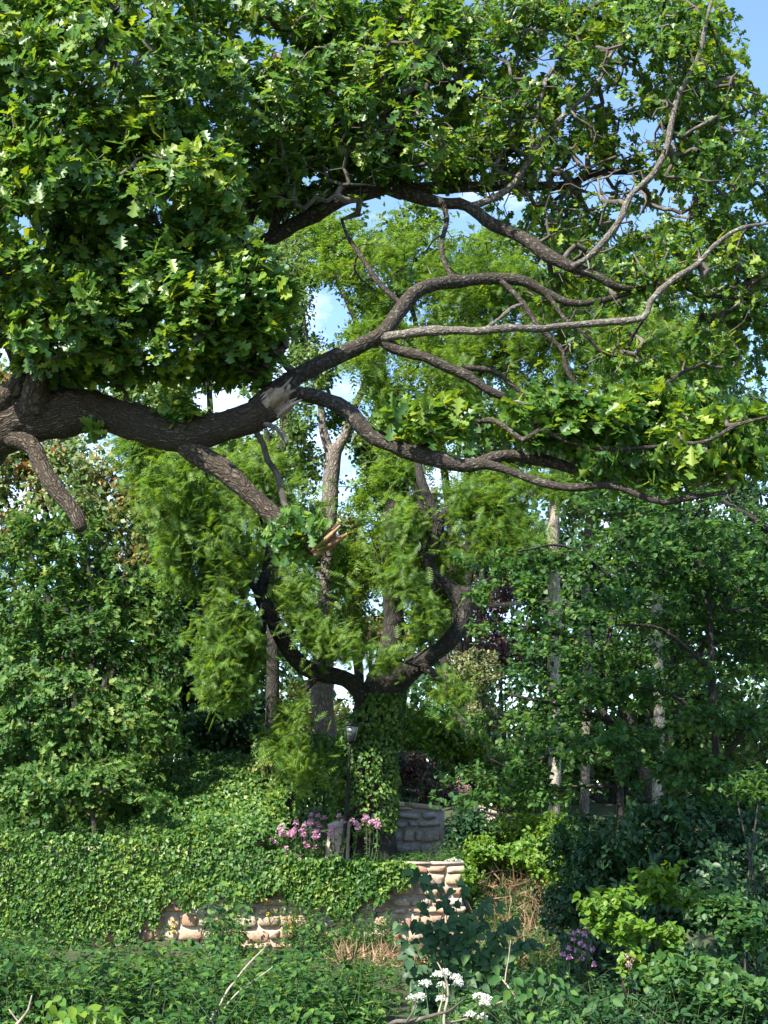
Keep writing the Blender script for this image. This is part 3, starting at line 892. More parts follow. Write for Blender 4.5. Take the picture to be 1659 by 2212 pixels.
    A.append(clump(250, 790, 12.1, 170, 36, 0.4, 60))
    A.append(clump(480, 795, 12.3, 120, 40, 0.4, 70))
    A.append(clump(600, 150, 12.6, 260, 190, 1.0, 480, (), .38, 1.7, 2))
    A.append(clump(860, 180, 12.9, 240, 210, 1.2, 520, [(870, 330, 30, 30)], .40, 1.7, 3))
    A.append(clump(620, 330, 12.8, 160, 110, 0.6, 170, (), .4, 1.7, 4))
    A.append(clump(850, 330, 13.3, 220, 80, 0.6, 230, (), .38, 1.9, 44))
    A.append(clump(620, 400, 13.5, 130, 70, 0.5, 110, (), .38, 1.9, 45))
    A.append(clump(1030, 330, 13.6, 150, 70, 0.5, 130, (), .40, 2.1, 46))
    A.append(clump(120, -30, 12.2, 300, 60, 0.8, 150))
    A.append(clump(560, -10, 12.8, 260, 60, 0.8, 150))
    A.append(clump(1000, 20, 13.2, 260, 70, 0.8, 160, (), .36, 2, 47))
    A.append(clump(1350, 20, 13.2, 200, 60, 0.8, 120, (), .38, 2, 48))
    A.append(clump(1130, 120, 13.2, 190, 170, 1.2, 400, holes_r, .42, 2.2, 5))
    A.append(clump(1130, 300, 13.4, 190, 120, 1.0, 260, holes_r, .44, 2.3, 6))
    A.append(clump(1430, 120, 13.0, 190, 170, 1.1, 420, holes_r + [(1640, 60, 40, 70)], .42, 2.2, 7))
    A.append(clump(1560, 320, 13.0, 150, 180, 1.0, 330, holes_r + [(1655, 130, 20, 40)], .42, 2.2, 8))
    A.append(clump(1400, 310, 13.8, 180, 90, .7, 240, holes_r, .4, 2.2, 9))
    A.append(clump(1250, 480, 13.6, 250, 70, .7, 170, holes_r, .44, 2.2, 10))
    A.append(clump(1500, 560, 13.0, 190, 110, .9, 280, holes_r, .42, 2, 11))
    A.append(clump(1230, 640, 13.0, 150, 60, .5, 110, holes_r, .46, 2, 14))
    A.append(clump(1380, 750, 12.7, 160, 80, .5, 80, holes_r, .46, 2, 15))
    A.append(clump(1600, 740, 13.0, 110, 110, .8, 160, (), .42, 2, 12))
    A.append(clump(1420, 900, 11.7, 270, 46, .6, 230, (), .40, 2.2, 40))
    A.append(clump(1330, 860, 11.6, 240, 40, .4, 60, (), .5, 2.2, 49))
    A.append(clump(1150, 915, 11.8, 200, 40, .45, 130, (), .38, 2, 41))
    A.append(clump(1450, 985, 11.7, 240, 65, .55, 230, (), .37, 2, 42))
    A.append(clump(930, 905, 11.9, 120, 42, .4, 70, (), .38, 2, 43))
    A.append(clump(640, 1150, 11.7, 62, 46, .3, 46))
    A.append(clump(200, 925, 12.0, 14, 10, .1, 4))
    A.append(clump(395, 870, 11.8, 30, 30, .2, 12))
    A.append(clump(200, 300, 13.4, 380, 420, .7, 420))
    A.append(clump(420, 640, 13.3, 200, 150, .5, 110))
    A.append(clump(760, 200, 13.9, 330, 190, .6, 260, (), .36, 1.6, 50))
    # out of view the crown goes on
    A.append(clump(-220, 420, 12.9, 240, 520, 1.4, 200))
    A.append(clump(500, -190, 13.6, 900, 130, 1.4, 220))
    A.append(clump(1750, 420, 13.5, 130, 420, 1.2, 90))
    att = np.vstack(A)
    # bare twiggy tangles without leaves
    B = [clump(1180, 340, 13.2, 240, 130, .8, 260), clump(1350, 430, 13.0, 200, 100, .6, 160), clump(1180, 130, 12.9, 200, 130, .6, 120), clump(1330, 560, 12.7, 200, 90, .6, 90), clump(1250, 740, 12.4, 200, 90, .4, 90), clump(1560, 600, 12.5, 120, 110, .6, 80),
         clump(1000, 250, 13.1, 220, 160, .8, 120), clump(1450, 230, 12.6, 200, 200, .8, 160), clump(900, 560, 12.6, 200, 80, .4, 40), clump(650, 280, 12.5, 220, 190, .5, 220), clump(200, 420, 11.9, 280, 300, .8, 150)]
    leafy = len(att)
    att = np.vstack([att] + B)
    paths, tips, dirs, mids, src = grow(nodes_, rads, att, .13, .17, .0040, .5, .035)
    twig_tips = src < leafy
    tips, dirs = tips[twig_tips], dirs[twig_tips]
    g = Geo()
    for p, r in paths:
        tube(g, p, r, 4 if r[0] > .008 else 3, 0, 1, False)
    g.build('twigs', M['twig'], t, False, 'stuff')
    ctr = P(600, 500, 14.0)
    lg = Geo()
    keepers = []
    sel = rng.random(len(mids)) < .13
    mt = mids[sel]
    md = unit(rand_unit(len(mt)) + ZAX * .4)
    for tp, dr, L, bk in ((tips, dirs, 9, .12), (mt, md, 4, .04)):
        n = len(tp)
        dirs2 = unit(dr + ZAX * .35)
        p = np.repeat(tp, L, 0); d = np.repeat(dirs2, L, 0)
        pos = p - d * (rng.random(n * L) * bk)[:, None] + rand_unit(n * L) * .02
        side = rand_unit(n * L); side = unit(side - d * np.sum(side * d, 1, keepdims=True))
        ld = unit(d * rng.uniform(-.1, .8, n * L)[:, None] + side * .9 - ZAX * .1)     # rosettes at the shoot ends
        nd = d * .8 + ZAX * .5 + rand_unit(n * L) * .45 + unit(pos - ctr) * .35 + sun_dir * .35
        uu, vv, _ = project(np.repeat(tp, L, 0))
        far = (uu > 1000) & (vv < 800)
        s = .125 * (.7 + .55 * rng.random(n * L)) * np.repeat(.8 + .4 * rng.random(n), L) * np.where(far, .74, 1.0)
        ok = ~(far & (rng.random(n * L) < .25)) & ~((uu > 540) & (uu < 1050) & (vv < 430) & (pos[:, 1] < 13.4) & (rng.random(n * L) < .42))
        pos, ld, nd, s = pos[ok], ld[ok], nd[ok], s[ok]
        keepers.append((pos, ld, nd, s))
    pos, ld, nd, s = (np.concatenate([k[i] for k in keepers]) for i in range(4))
    keep = leaf_objects(t, OAK, M['oak_leaf'], pos, ld, nd, s, 300)
    deep = ((pos[:, 1] > 12.3) & (project(pos)[0] < 560)) | ((pos[:, 1] > 13.5) & (project(pos)[0] < 1000)) | ~in_frame(pos, 30)
    a, b = keep & ~deep, keep & deep
    inst(lg, OAKLITE, pos[a], ld[a], nd[a], s[a], .35)
    inst(lg, DIAM, pos[b], ld[b], nd[b], s[b], .35)
    lg.build('crown', M['oak_leaf'], t, False, 'stuff')
    print('oak', len(pos), 'leaves')
build_oak()

# ------------------------------------------------------------------ generic trees and shrubs
def tree(name, label, cat, base_uv, y, limb_specs, clumps, leaf, bark, L=10, size=.1, shape=OVATE, holes=(), thr=0, freq=1.0, twig=.006, power=.5, step=.3,
         hang=0.0, group=None, tipwood=True, parts=0, flat=1.0, spread=.9, back=.25, jit=.08, sides=10, lump=.2, grow_trunk=None, extra=(), seed=1, width=None, twigmat=None, out=.5, base=None, lumpf=3.0, bare=()):
    if base is None:
        b = P(base_uv, 1750, y); b[2] = float(ground_z(b[0], y)) - .08
    else:
        b = np.asarray(base, float)
    t = thing(name, label, cat, b, group)
    g = Geo()
    nn, rr = [], []
    att = [clump(*c, holes=holes, thr=thr, freq=freq, seed=seed + k) for k, c in enumerate(clumps)]
    att = np.vstack([a for a in att if len(a)])
    if not limb_specs:
        r0 = grow_trunk or .08
        cs = [P(c[0], c[1], c[2]) for c in clumps]
        stems = []
        for k, c in enumerate(cs):
            c = c - ZAX * 0.1
            m = b + (c - b) * np.array([.35, .35, .55]) + rng.normal(size=3) * .1
            stems.append(([b + rand_unit(1)[0] * [.06, .06, 0], m, c], [r0, r0 * .75, r0 * .35]))
        for pp, r in stems:
            p, r = smooth_path(pp, r, .15)
            tube(g, p, r, 7, lump, lumpf, True, 1)
            nn.append(p[len(p) // 4:]); rr.append(r[len(p) // 4:])
    else:
        for k, sp in enumerate(limb_specs):
            p, r = limbs_from(sp, 1, .15)
            if k == 0:
                gz = float(ground_z(p[0][0], p[0][1])) - .1
                if p[0][2] > gz:
                    p = np.vstack([[p[0][0], p[0][1], gz], p]); r = np.concatenate([[r[0] * 1.25], r])
            tube(g, p, r, sides, lump, lumpf, True, k)
            s = slice(len(p) // 2, None) if k == 0 else slice(None)
            nn.append(p[s]); rr.append(r[s])
    g.build('trunk', bark, t, True)
    nn = np.vstack(nn); rr = np.concatenate(rr)
    paths, tips, dirs, mids, _ = grow(nn, rr, att, step, .1, twig, power, .06)
    tg = Geo()
    for p, r in paths:
        tube(tg, p, r, 3, 0, 1, False)
    tg.build('twigs', twigmat or M['twig'], t, False, 'stuff')
    ctr = tips.mean(0) + np.array([0, .5, -.3])
    n = len(tips)
    ex = mids[rng.random(len(mids)) < .25]
    tp = np.vstack([tips, ex]); dr = np.vstack([dirs, rand_unit(len(ex))])
    n = len(tp)
    p = np.repeat(tp, L, 0); d = np.repeat(dr, L, 0)
    pos = p - d * (rng.random(n * L) * back)[:, None] + rand_unit(n * L) * (jit * rng.random(n * L))[:, None]
    ld = unit(d * .55 + rand_unit(n * L) * spread - ZAX * hang)
    nd = ZAX * flat + rand_unit(n * L) * .5 + unit(pos - ctr) * out
    s = size * (.7 + .6 * rng.random(n * L)) * np.repeat(.8 + .4 * rng.random(n), L)
    if bare:                                   # boughs that stand clear of their own leaves
        uu, vv, _ = project(pos + ld * (s * .5)[:, None])
        dr = np.zeros(len(pos), bool)
        for (bu, bv, by, br) in bare:
            dr |= ((uu - bu) ** 2 + (vv - bv) ** 2 < br * br) & (pos[:, 1] < by + .1)
        dr &= rng.random(len(pos)) < .96
        pos, ld, nd, s = pos[~dr], ld[~dr], nd[~dr], s[~dr]
    lg = Geo()
    keep = np.ones(len(pos), bool)
    if parts:
        keep = leaf_objects(t, shape, leaf, pos, ld, nd, s, parts)
    deep = (pos[:, 1] > ctr[1] - (.1 if shape is OAKLITE else -.15)) & (shape is not DIAM)
    inst(lg, shape, pos[keep & ~deep], ld[keep & ~deep], nd[keep & ~deep], s[keep & ~deep], .3)
    inst(lg, FROND_LITE if shape is FROND else DIAM, pos[keep & deep], ld[keep & deep], nd[keep & deep], s[keep & deep], .3)
    lg.build('crown', leaf, t, False, 'stuff')
    print(name, len(pos))
    return t

SKY = [(705, 665, 48, 60), (748, 850, 45, 48), (745, 1010, 36, 66), (688, 950, 18, 50), (860, 1060, 16, 18), (1130, 1025, 22, 12), (485, 690, 22, 22), (800, 1310, 14, 45), (590, 700, 18, 30)]
FY = 29.0
def along(pts, r, y):
    o = []
    for (a, b), (c, d) in zip(pts[:-1], pts[1:]):
        k = max(1, int(math.hypot(c - a, d - b) / 14))
        o += [(a + (c - a) * q / k, b + (d - b) * q / k, y, r) for q in range(k + 1)]
    return o
BARE = along([(790, 1490), (740, 1462), (655, 1440), (600, 1360), (562, 1290), (575, 1225), (588, 1140)], 32, FY - .6) + along([(880, 1450), (940, 1412), (995, 1360), (1000, 1300), (960, 1258), (926, 1216), (946, 1130), (912, 1040)], 35, FY - .5) \
    + along([(985, 1282), (1060, 1258), (1122, 1240)], 26, FY - .6) + along([(696, 1600), (700, 1470)], 34, 40) + along([(700, 1320), (708, 1150)], 15, 40) + along([(800, 1560), (830, 1490)], 40, 40)
tree('feathery_tree', 'dark forked tree with S-shaped arms and fine feathery lime-green foliage', 'tree', 800, FY,
     [[(800, 1770, FY, 52), (793, 1680, FY, 44), (797, 1590, FY, 40), (808, 1530, FY, 42), (825, 1480, FY, 36), (845, 1400, FY, 24), (850, 1300, FY, 21), (842, 1200, FY, 18), (850, 1050, FY + .3, 14), (830, 850, FY + .5, 10), (820, 700, FY + .5, 6)],
      [(800, 1545, FY - .1, 24), (778, 1492, FY - .3, 20), (745, 1466, FY - .5, 18), (700, 1456, FY - .6, 18), (655, 1440, FY - .7, 18), (625, 1405, FY - .8, 17), (600, 1360, FY - .8, 16), (577, 1312, FY - .8, 16), (562, 1285, FY - .8, 14), (574, 1240, FY - .8, 11), (582, 1190, FY - .8, 10), (590, 1140, FY - .8, 8), (570, 1040, FY - .9, 6)],
      [(838, 1500, FY - .1, 30), (885, 1448, FY - .4, 24), (940, 1412, FY - .6, 20), (985, 1368, FY - .7, 19), (1002, 1322, FY - .7, 19), (990, 1285, FY - .7, 19), (960, 1258, FY - .7, 15), (926, 1216, FY - .7, 13), (938, 1172, FY - .7, 13), (946, 1130, FY - .7, 13), (928, 1082, FY - .7, 11), (910, 1040, FY - .7, 10), (900, 980, FY - .6, 7)],
      [(985, 1282, FY - .7, 14), (1030, 1270, FY - .8, 12), (1075, 1252, FY - .9, 10), (1122, 1240, FY - 1, 6), (1200, 1225, FY - 1, 3)],
      [(880, 1455, FY - .4, 13), (915, 1442, FY - .7, 11), (945, 1465, FY - .9, 8), (965, 1500, FY - 1, 5)],
      [(946, 1120, FY - .7, 8), (985, 1085, FY - .9, 6), (1010, 1060, FY - 1, 4)],
      [(850, 1080, FY + .3, 8), (960, 900, FY + .6, 7), (1080, 760, FY + .8, 5), (1200, 640, FY + .8, 4)],
      [(690, 1455, FY - .6, 8), (640, 1520, FY - 1.0, 5), (620, 1600, FY - 1.3, 3)],
      [(560, 1285, FY - .8, 8), (480, 1180, FY - 1.2, 6), (400, 1080, FY - 1.4, 4)]],
     [(370, 1050, FY - 1.5, 100, 95, 1.4, 150), (440, 1180, FY - 1.6, 110, 120, 1.3, 200), (500, 1310, FY - 1.6, 95, 120, 1.1, 190), (480, 1440, FY - 1.6, 70, 80, .9, 100), (560, 1040, FY - .6, 80, 80, 1.0, 90),
      (620, 1240, FY - 1.6, 60, 90, .5, 60), (650, 1330, FY - 1.8, 70, 70, .5, 60), (740, 1400, FY - 1.6, 90, 45, .6, 70), (880, 1180, FY - 1.0, 100, 110, .9, 130), (1000, 1150, FY - .9, 130, 95, 1.0, 160),
      (890, 1330, FY - 1.1, 75, 90, .6, 80), (840, 1430, FY - 1.3, 60, 50, .5, 40), (1110, 1170, FY - 1.0, 110, 70, .9, 90), (975, 1500, FY - 1.2, 30, 60, .4, 30), (640, 1600, FY - 1.5, 55, 110, .6, 110), (590, 1700, FY - 1.6, 30, 50, .4, 22),
      (820, 800, FY + .4, 90, 120, 1.0, 90), (980, 780, FY + .4, 130, 120, 1.2, 140), (1000, 560, FY + .6, 150, 120, 1.2, 150), (1180, 680, FY + .6, 140, 120, 1.2, 150), (1350, 760, FY + .4, 170, 90, 1.2, 130), (1500, 760, FY + .4, 120, 80, 1.0, 80),
      (640, 1180, FY + .8, 110, 130, .6, 110), (780, 1180, FY + .9, 90, 120, .6, 70), (900, 1250, FY + .6, 110, 150, .6, 130), (720, 1330, FY + .8, 90, 90, .6, 60), (930, 1010, FY + .3, 110, 50, .6, 70), (830, 1060, FY + .8, 60, 50, .5, 30), (880, 960, FY + .6, 60, 60, .6, 40), (1120, 1060, FY, 140, 60, .8, 80), (300, 960, FY - 1.2, 50, 50, .7, 40),
      (840, 600, FY + .6, 90, 120, 1.0, 70), (690, 520, FY + .8, 80, 80, .8, 50), (1150, 880, FY + .2, 150, 70, .9, 70)],
     M['frond'], M['dark_bark'], 10, .30, FROND, SKY, .40, 1.1, .007, .42, .3, 0.12, None, True, 0, 1.3, 1.1, .55, .30, 14, .22, None, (), 30, None, M['dark_bark'], .5, bare=BARE)

TY = 31.5
tree('tall_tree', 'tall grey-barked tree whose straight trunk rises behind the forked feathery tree', 'tree', 725, TY,
     [[(738, 1660, TY, 18), (722, 1630, TY, 19), (708, 1590, TY, 22), (698, 1540, TY, 23), (696, 1480, TY, 24), (701, 1400, TY, 20), (704, 1300, TY, 18), (704, 1200, TY, 18), (711, 1100, TY, 18), (717, 1010, TY, 18), (722, 965, TY, 16)],
      [(720, 985, TY, 14), (745, 940, TY, 11), (762, 890, TY, 8), (800, 800, TY, 6), (830, 700, TY, 4)],
      [(718, 990, TY, 12), (698, 930, TY, 9), (692, 870, TY, 7), (670, 780, TY, 5), (650, 650, TY, 4)]],
     [(640, 640, TY, 60, 80, .9, 60), (820, 690, TY, 60, 90, .9, 70), (790, 960, TY, 50, 60, .6, 40), (640, 900, TY, 40, 90, .6, 40), (860, 900, TY, 70, 90, .8, 70), (760, 560, TY, 80, 60, .8, 60), (600, 560, TY, 70, 70, .8, 60), (720, 780, TY, 100, 100, 1, 90), (650, 1000, TY + .5, 50, 80, .6, 60), (800, 1020, TY + .6, 50, 70, .6, 60), (650, 760, TY + .5, 40, 60, .5, 50), (760, 930, TY + .6, 60, 40, .6, 50), (740, 620, TY + .4, 90, 70, .6, 60)],
     M['far_leaf'], M['grey_bark'], 16, .12, DIAM, SKY[:4], .35, .8, .006, .45, .3, .15, None, True, 0, .5, .9, .4, .25, 16, .12, None, (), 60)
tree('slender_tree', 'slender dark trunk running up behind the torn stub of the oak limb', 'tree', 592, 33,
     [[(585, 1740, 33, 16), (590, 1400, 33, 14), (588, 1200, 33, 13), (596, 1080, 33, 14), (603, 1000, 33, 14), (618, 930, 33, 14), (622, 860, 33, 12), (635, 760, 33, 9), (640, 650, 33, 6)],
      [(600, 1020, 33, 9), (582, 985, 32.8, 7), (580, 950, 32.7, 5), (560, 880, 32.7, 3)]],
     [(560, 820, 33, 60, 60, .8, 40), (600, 940, 33.4, 45, 70, .6, 50), (580, 560, 33.5, 90, 120, 1, 90), (430, 760, 34, 60, 50, .7, 26), (540, 1060, 33.5, 60, 60, .7, 60)],
     M['far_leaf'], M['dark_bark'], 16, .12, DIAM, SKY, .3, .8, .006, .45, .3, .15, None, True, 0, .5, .9, .4, .25, 10, .12, None, (), 70)
tree('pale_trunk_tree', 'tree with a straight creamy-white trunk among the hazels', 'tree', 1196, 30.5,
     [[(1196, 1760, 30.5, 13), (1199, 1600, 30.5, 13), (1196, 1450, 30.5, 14), (1199, 1320, 30.5, 15), (1194, 1215, 30.5, 13), (1200, 1050, 30.6, 11), (1210, 880, 30.7, 8), (1220, 700, 30.7, 5)],
      [(1197, 1295, 30.5, 7), (1150, 1300, 30.3, 5), (1060, 1308, 30.1, 4), (1030, 1308, 30, 3)]],
     [(1200, 950, 31, 160, 130, 1.2, 160), (1330, 1060, 31.2, 150, 90, 1, 130), (1080, 1020, 31.5, 90, 60, .8, 60), (1250, 760, 31.5, 160, 120, 1, 120)],
     M['far_leaf'], M['pale_bark'], 16, .12, DIAM, SKY, .35, .8, .006, .45, .3, .15, None, True, 0, .5, .9, .4, .25, 12, .12, None, (), 80)
tree('grey_trunk_tree', 'slim grey trunk standing just behind the creamy-white trunk', 'tree', 1266, 33.5,
     [[(1262, 1750, 33.5, 10), (1268, 1500, 33.5, 10), (1265, 1340, 33.5, 10), (1270, 1150, 33.5, 9), (1300, 950, 33.5, 6)]],
     [(1350, 900, 34, 200, 110, 1.2, 180), (1500, 980, 34, 170, 110, 1.2, 150), (1430, 700, 34.5, 200, 110, 1.2, 150)],
     M['far_leaf'], M['grey_bark'], 16, .12, DIAM, SKY, .35, .8, .006, .45, .3, .15, None, True, 0, .5, .9, .4, .25, 8, .12, None, (), 90)
tree('mottled_trunk_tree', 'mottled pale trunk showing in pieces between dark hazel leaves', 'tree', 1425, 33,
     [[(1420, 1750, 33, 11), (1424, 1520, 33, 11), (1418, 1350, 33, 12), (1430, 1150, 33, 10), (1440, 900, 33, 6)]],
     [(1560, 1150, 33.5, 150, 130, 1, 160), (1600, 900, 33.8, 150, 120, 1, 130), (1430, 1120, 34, 120, 80, 1, 100)],
     M['far_dark'], M['pale_bark'], 16, .12, DIAM, (), .3, .8, .006, .45, .3, .15, None, True, 0, .5, .9, .4, .25, 8, .12, None, (), 95)

# farther trees
FARS = [
    ('broadleaf_tree', 'pale tree flecked with orange young leaves under the great limb', 190, 34.0, [(0, 1040, 34.5, 90, 130, 1.2, 130), (180, 1050, 34, 150, 110, 1.3, 200), (290, 1130, 33.6, 120, 100, 1.1, 170), (60, 930, 35, 110, 110, 1.2, 130), (10, 830, 35, 60, 60, .8, 50), (330, 1000, 35, 90, 70, .9, 90)], 'pale_leaf', .13, .2),
    ('broadleaf_tree', 'fresh green tree filling the gap left of the torn stub', 470, 38.0, [(450, 1000, 38, 130, 110, 1.4, 170), (330, 820, 38.5, 160, 80, 1.3, 110), (560, 1130, 38, 110, 90, 1.2, 140), (180, 650, 39, 200, 180, 1.6, 200), (100, 300, 39, 260, 260, 1.8, 260), (430, 500, 39, 170, 160, 1.5, 190)], 'far_leaf', .15, .25),
    ('broadleaf_tree', 'light green tree with sky between its leaves behind the forked trunk', 790, 43.0, [(770, 1250, 43, 90, 110, 1.4, 110), (800, 1390, 43, 90, 60, 1.2, 90), (880, 1100, 43.5, 110, 60, 1.3, 90), (720, 1150, 43, 60, 60, 1.0, 50), (960, 1260, 43, 80, 120, 1.2, 130)], 'pale_leaf', .16, .25),
    ('broadleaf_tree', 'broad yellow-green tree seen through the crooked right-hand boughs', 1010, 41.0, [(1000, 700, 41, 190, 170, 1.8, 220), (860, 520, 41.5, 130, 110, 1.4, 110), (1160, 560, 41.5, 180, 110, 1.6, 170), (1050, 930, 41, 170, 110, 1.6, 190), (680, 480, 41.5, 110, 90, 1.2, 70)], 'far_leaf', .16, .3),
    ('broadleaf_tree', 'tall mid green tree rising behind the lichened branches', 1450, 43.0, [(1450, 700, 43, 240, 150, 1.8, 260), (1330, 960, 43, 220, 130, 1.6, 230), (1560, 960, 42.5, 160, 170, 1.6, 230), (1600, 560, 43.5, 160, 120, 1.5, 150), (1330, 560, 43.5, 160, 70, 1.4, 90)], 'far_dark', .16, .3),
    ('broadleaf_tree', 'dense dark green tree filling the shade behind the hazels', 1420, 39.0, [(1350, 1200, 39, 250, 130, 1.6, 330), (1560, 1300, 38.5, 170, 190, 1.6, 330), (1300, 1400, 39, 200, 130, 1.6, 260), (1150, 1200, 39.5, 130, 110, 1.3, 170)], 'far_dark', .15, .3),
    ('broadleaf_tree', 'sunny leafy tree low behind the pale trunk', 1330, 41.0, [(1300, 1600, 41, 200, 90, 1.4, 240), (1500, 1580, 40, 200, 110, 1.4, 260), (1120, 1640, 40, 110, 70, 1.2, 120)], 'far_leaf', .15, .2),
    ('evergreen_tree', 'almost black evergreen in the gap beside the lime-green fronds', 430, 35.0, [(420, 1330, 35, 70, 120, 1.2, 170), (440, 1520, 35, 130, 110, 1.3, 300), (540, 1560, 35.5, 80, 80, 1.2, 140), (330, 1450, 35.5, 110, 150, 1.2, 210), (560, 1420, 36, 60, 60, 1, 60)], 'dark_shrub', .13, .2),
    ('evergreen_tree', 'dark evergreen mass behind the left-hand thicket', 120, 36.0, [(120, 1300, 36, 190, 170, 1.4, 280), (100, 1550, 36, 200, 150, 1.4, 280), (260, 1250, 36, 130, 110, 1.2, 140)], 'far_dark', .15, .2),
]
for k, (nm, lb, u, y, cl, mt, sz, tr) in enumerate(FARS):
    tree(nm, lb, 'tree', u, y, None, cl, M[mt], M['dark_bark'], 16, sz * 1.25, DIAM, SKY + [(570, 1490, 22, 16), (866, 1500, 18, 16), (1322, 1530, 16, 14), (270, 815, 30, 16), (430, 845, 30, 16), (1385, 475, 60, 30)], .32, .6, .008, .45, .45, .15, None, True, 0, .5, .95, .5, .38, 8, .1, tr * .55, (), 200 + 10 * k, None, M['dark_bark'], .6)

SHRUBS = [
    ('copper_shrub', 'purple-leaved shrub glimpsed under the right-hand arm of the forked tree', 1090, 36.0, [(1090, 1405, 36, 55, 50, .7, 90), (1085, 1285, 36.2, 50, 40, .7, 60), (1050, 1340, 36.3, 40, 50, .6, 40)], 'copper_leaf', .10, 18),
    ('variegated_shrub', 'cream and green variegated shrub in sunlight beneath the purple one', 1040, 34.0, [(1035, 1450, 34, 65, 50, .7, 110), (1060, 1540, 34, 70, 40, .6, 80)], 'variegated', .09, 18),
    ('red_shrub', 'dark shrub with crimson blooms behind the grey retaining wall', 880, 31.2, [(880, 1660, 31.2, 58, 42, .5, 110), (950, 1715, 31.2, 45, 22, .4, 40)], 'red_leaf', .085, 16),
    ('leafy_shrub', 'bright yellow-green shrub to the right of the ivy-clad trunk', 920, 33.0, [(920, 1580, 33, 75, 60, .8, 150), (1000, 1610, 33, 60, 60, .7, 100)], 'bright_leaf', .11, 16),
    ('leafy_shrub', 'soft green shrub sloping down to the low parapet', 1090, 32.8, [(1090, 1680, 32.8, 90, 70, .9, 210), (1170, 1720, 32, 80, 50, .8, 130), (1020, 1680, 33.3, 40, 60, .6, 70)], 'far_leaf', .09, 18),
    ('orange_shrub', 'shrub with orange-tinged leaves between the two ivy-clad trunks', 750, 33.0, [(750, 1570, 33, 40, 90, .6, 100), (640, 1530, 33.5, 60, 70, .6, 80), (575, 1660, 31.5, 50, 60, .5, 70)], 'pale_leaf', .09, 16),
    ('grassy_shrub', 'dark narrow-leaved shrub drooping beside the retaining wall', 1010, 29.4, [(1012, 1795, 29.4, 48, 38, .5, 110)], 'dark_shrub', .10, 18),
    ('bramble_patch', 'fresh green bramble patch climbing the bank below the parapet', 1120, 29.2, [(1110, 1795, 30.3, 70, 40, .7, 130), (1190, 1800, 29.8, 90, 45, .8, 160), (1150, 1850, 29.0, 80, 35, .7, 120), (1230, 1860, 28.4, 90, 40, .7, 140), (1040, 1840, 28.8, 40, 32, .4, 60), (1012, 1890, 27.6, 16, 22, .2, 22)], 'bright_leaf', .10, 12),
]
for k, (nm, lb, u, y, cl, mt, sz, L) in enumerate(SHRUBS):
    tree(nm, lb, 'shrub', u, y, None, cl, M[mt], M['dark_bark'], L, sz, DIAM if mt != 'bright_leaf' else OVATE, [(866, 1500, 18, 16)], 0, .6, .004, .45, .3, .1, None, True, 0, .6, .95, .3, .14, 7, .1, .03, (), 300 + 10 * k, None, M['dark_bark'], .6)

# left thicket of young oaks
tree('oak_thicket', 'thicket of young oak with glossy lobed leaves below the great limb', 'shrub', 150, 30.0, None,
     [(120, 1170, 30.8, 150, 90, 1.0, 170), (290, 1250, 30.8, 130, 90, .9, 150), (130, 1330, 30.2, 170, 110, 1.1, 260), (330, 1400, 30.2, 100, 120, .9, 190), (80, 1500, 29.8, 180, 130, 1.1, 300), (290, 1560, 29.8, 130, 110, 1.0, 230),
      (70, 1670, 29.4, 170, 90, 1.0, 250), (250, 1690, 29.6, 110, 70, .8, 120), (60, 1770, 29.2, 130, 45, .7, 110), (200, 1790, 29.2, 90, 30, .5, 50), (-60, 1350, 30.5, 80, 250, 1, 90)],
     M['shrub_leaf'], M['branch_bark'], 9, .165, OAKLITE, [(430, 1420, 36, 60)], .34, .95, .005, .46, .25, .1, None, True, 300, .6, .95, .25, .12, 8, .15, .05, (), 400, None, None, .7)
tree('leaning_sapling', 'thin young oak sapling rooted on the terrace just above the ivy-covered wall', 'tree', 205, 28.2,
     [[(206, 1812, 28.2, 6), (200, 1760, 28.2, 6), (190, 1700, 28.2, 5), (230, 1640, 28.2, 4)], [(195, 1720, 28.2, 4), (260, 1700, 28.0, 3), (320, 1720, 27.9, 2)], [(196, 1730, 28.2, 4), (120, 1700, 28.0, 3), (60, 1730, 28.0, 2)]],
     [(220, 1690, 28.2, 110, 55, .5, 90), (100, 1720, 28.0, 80, 45, .4, 60), (330, 1730, 27.9, 50, 25, .3, 26)],
     M['shrub_leaf'], M['branch_bark'], 10, .14, OAKLITE, (), 0, 1, .0035, .46, .2, .1, None, True, 60, .6, .95, .2, .08, 8, .15, None, (), 420, None, M['twig'], .6)

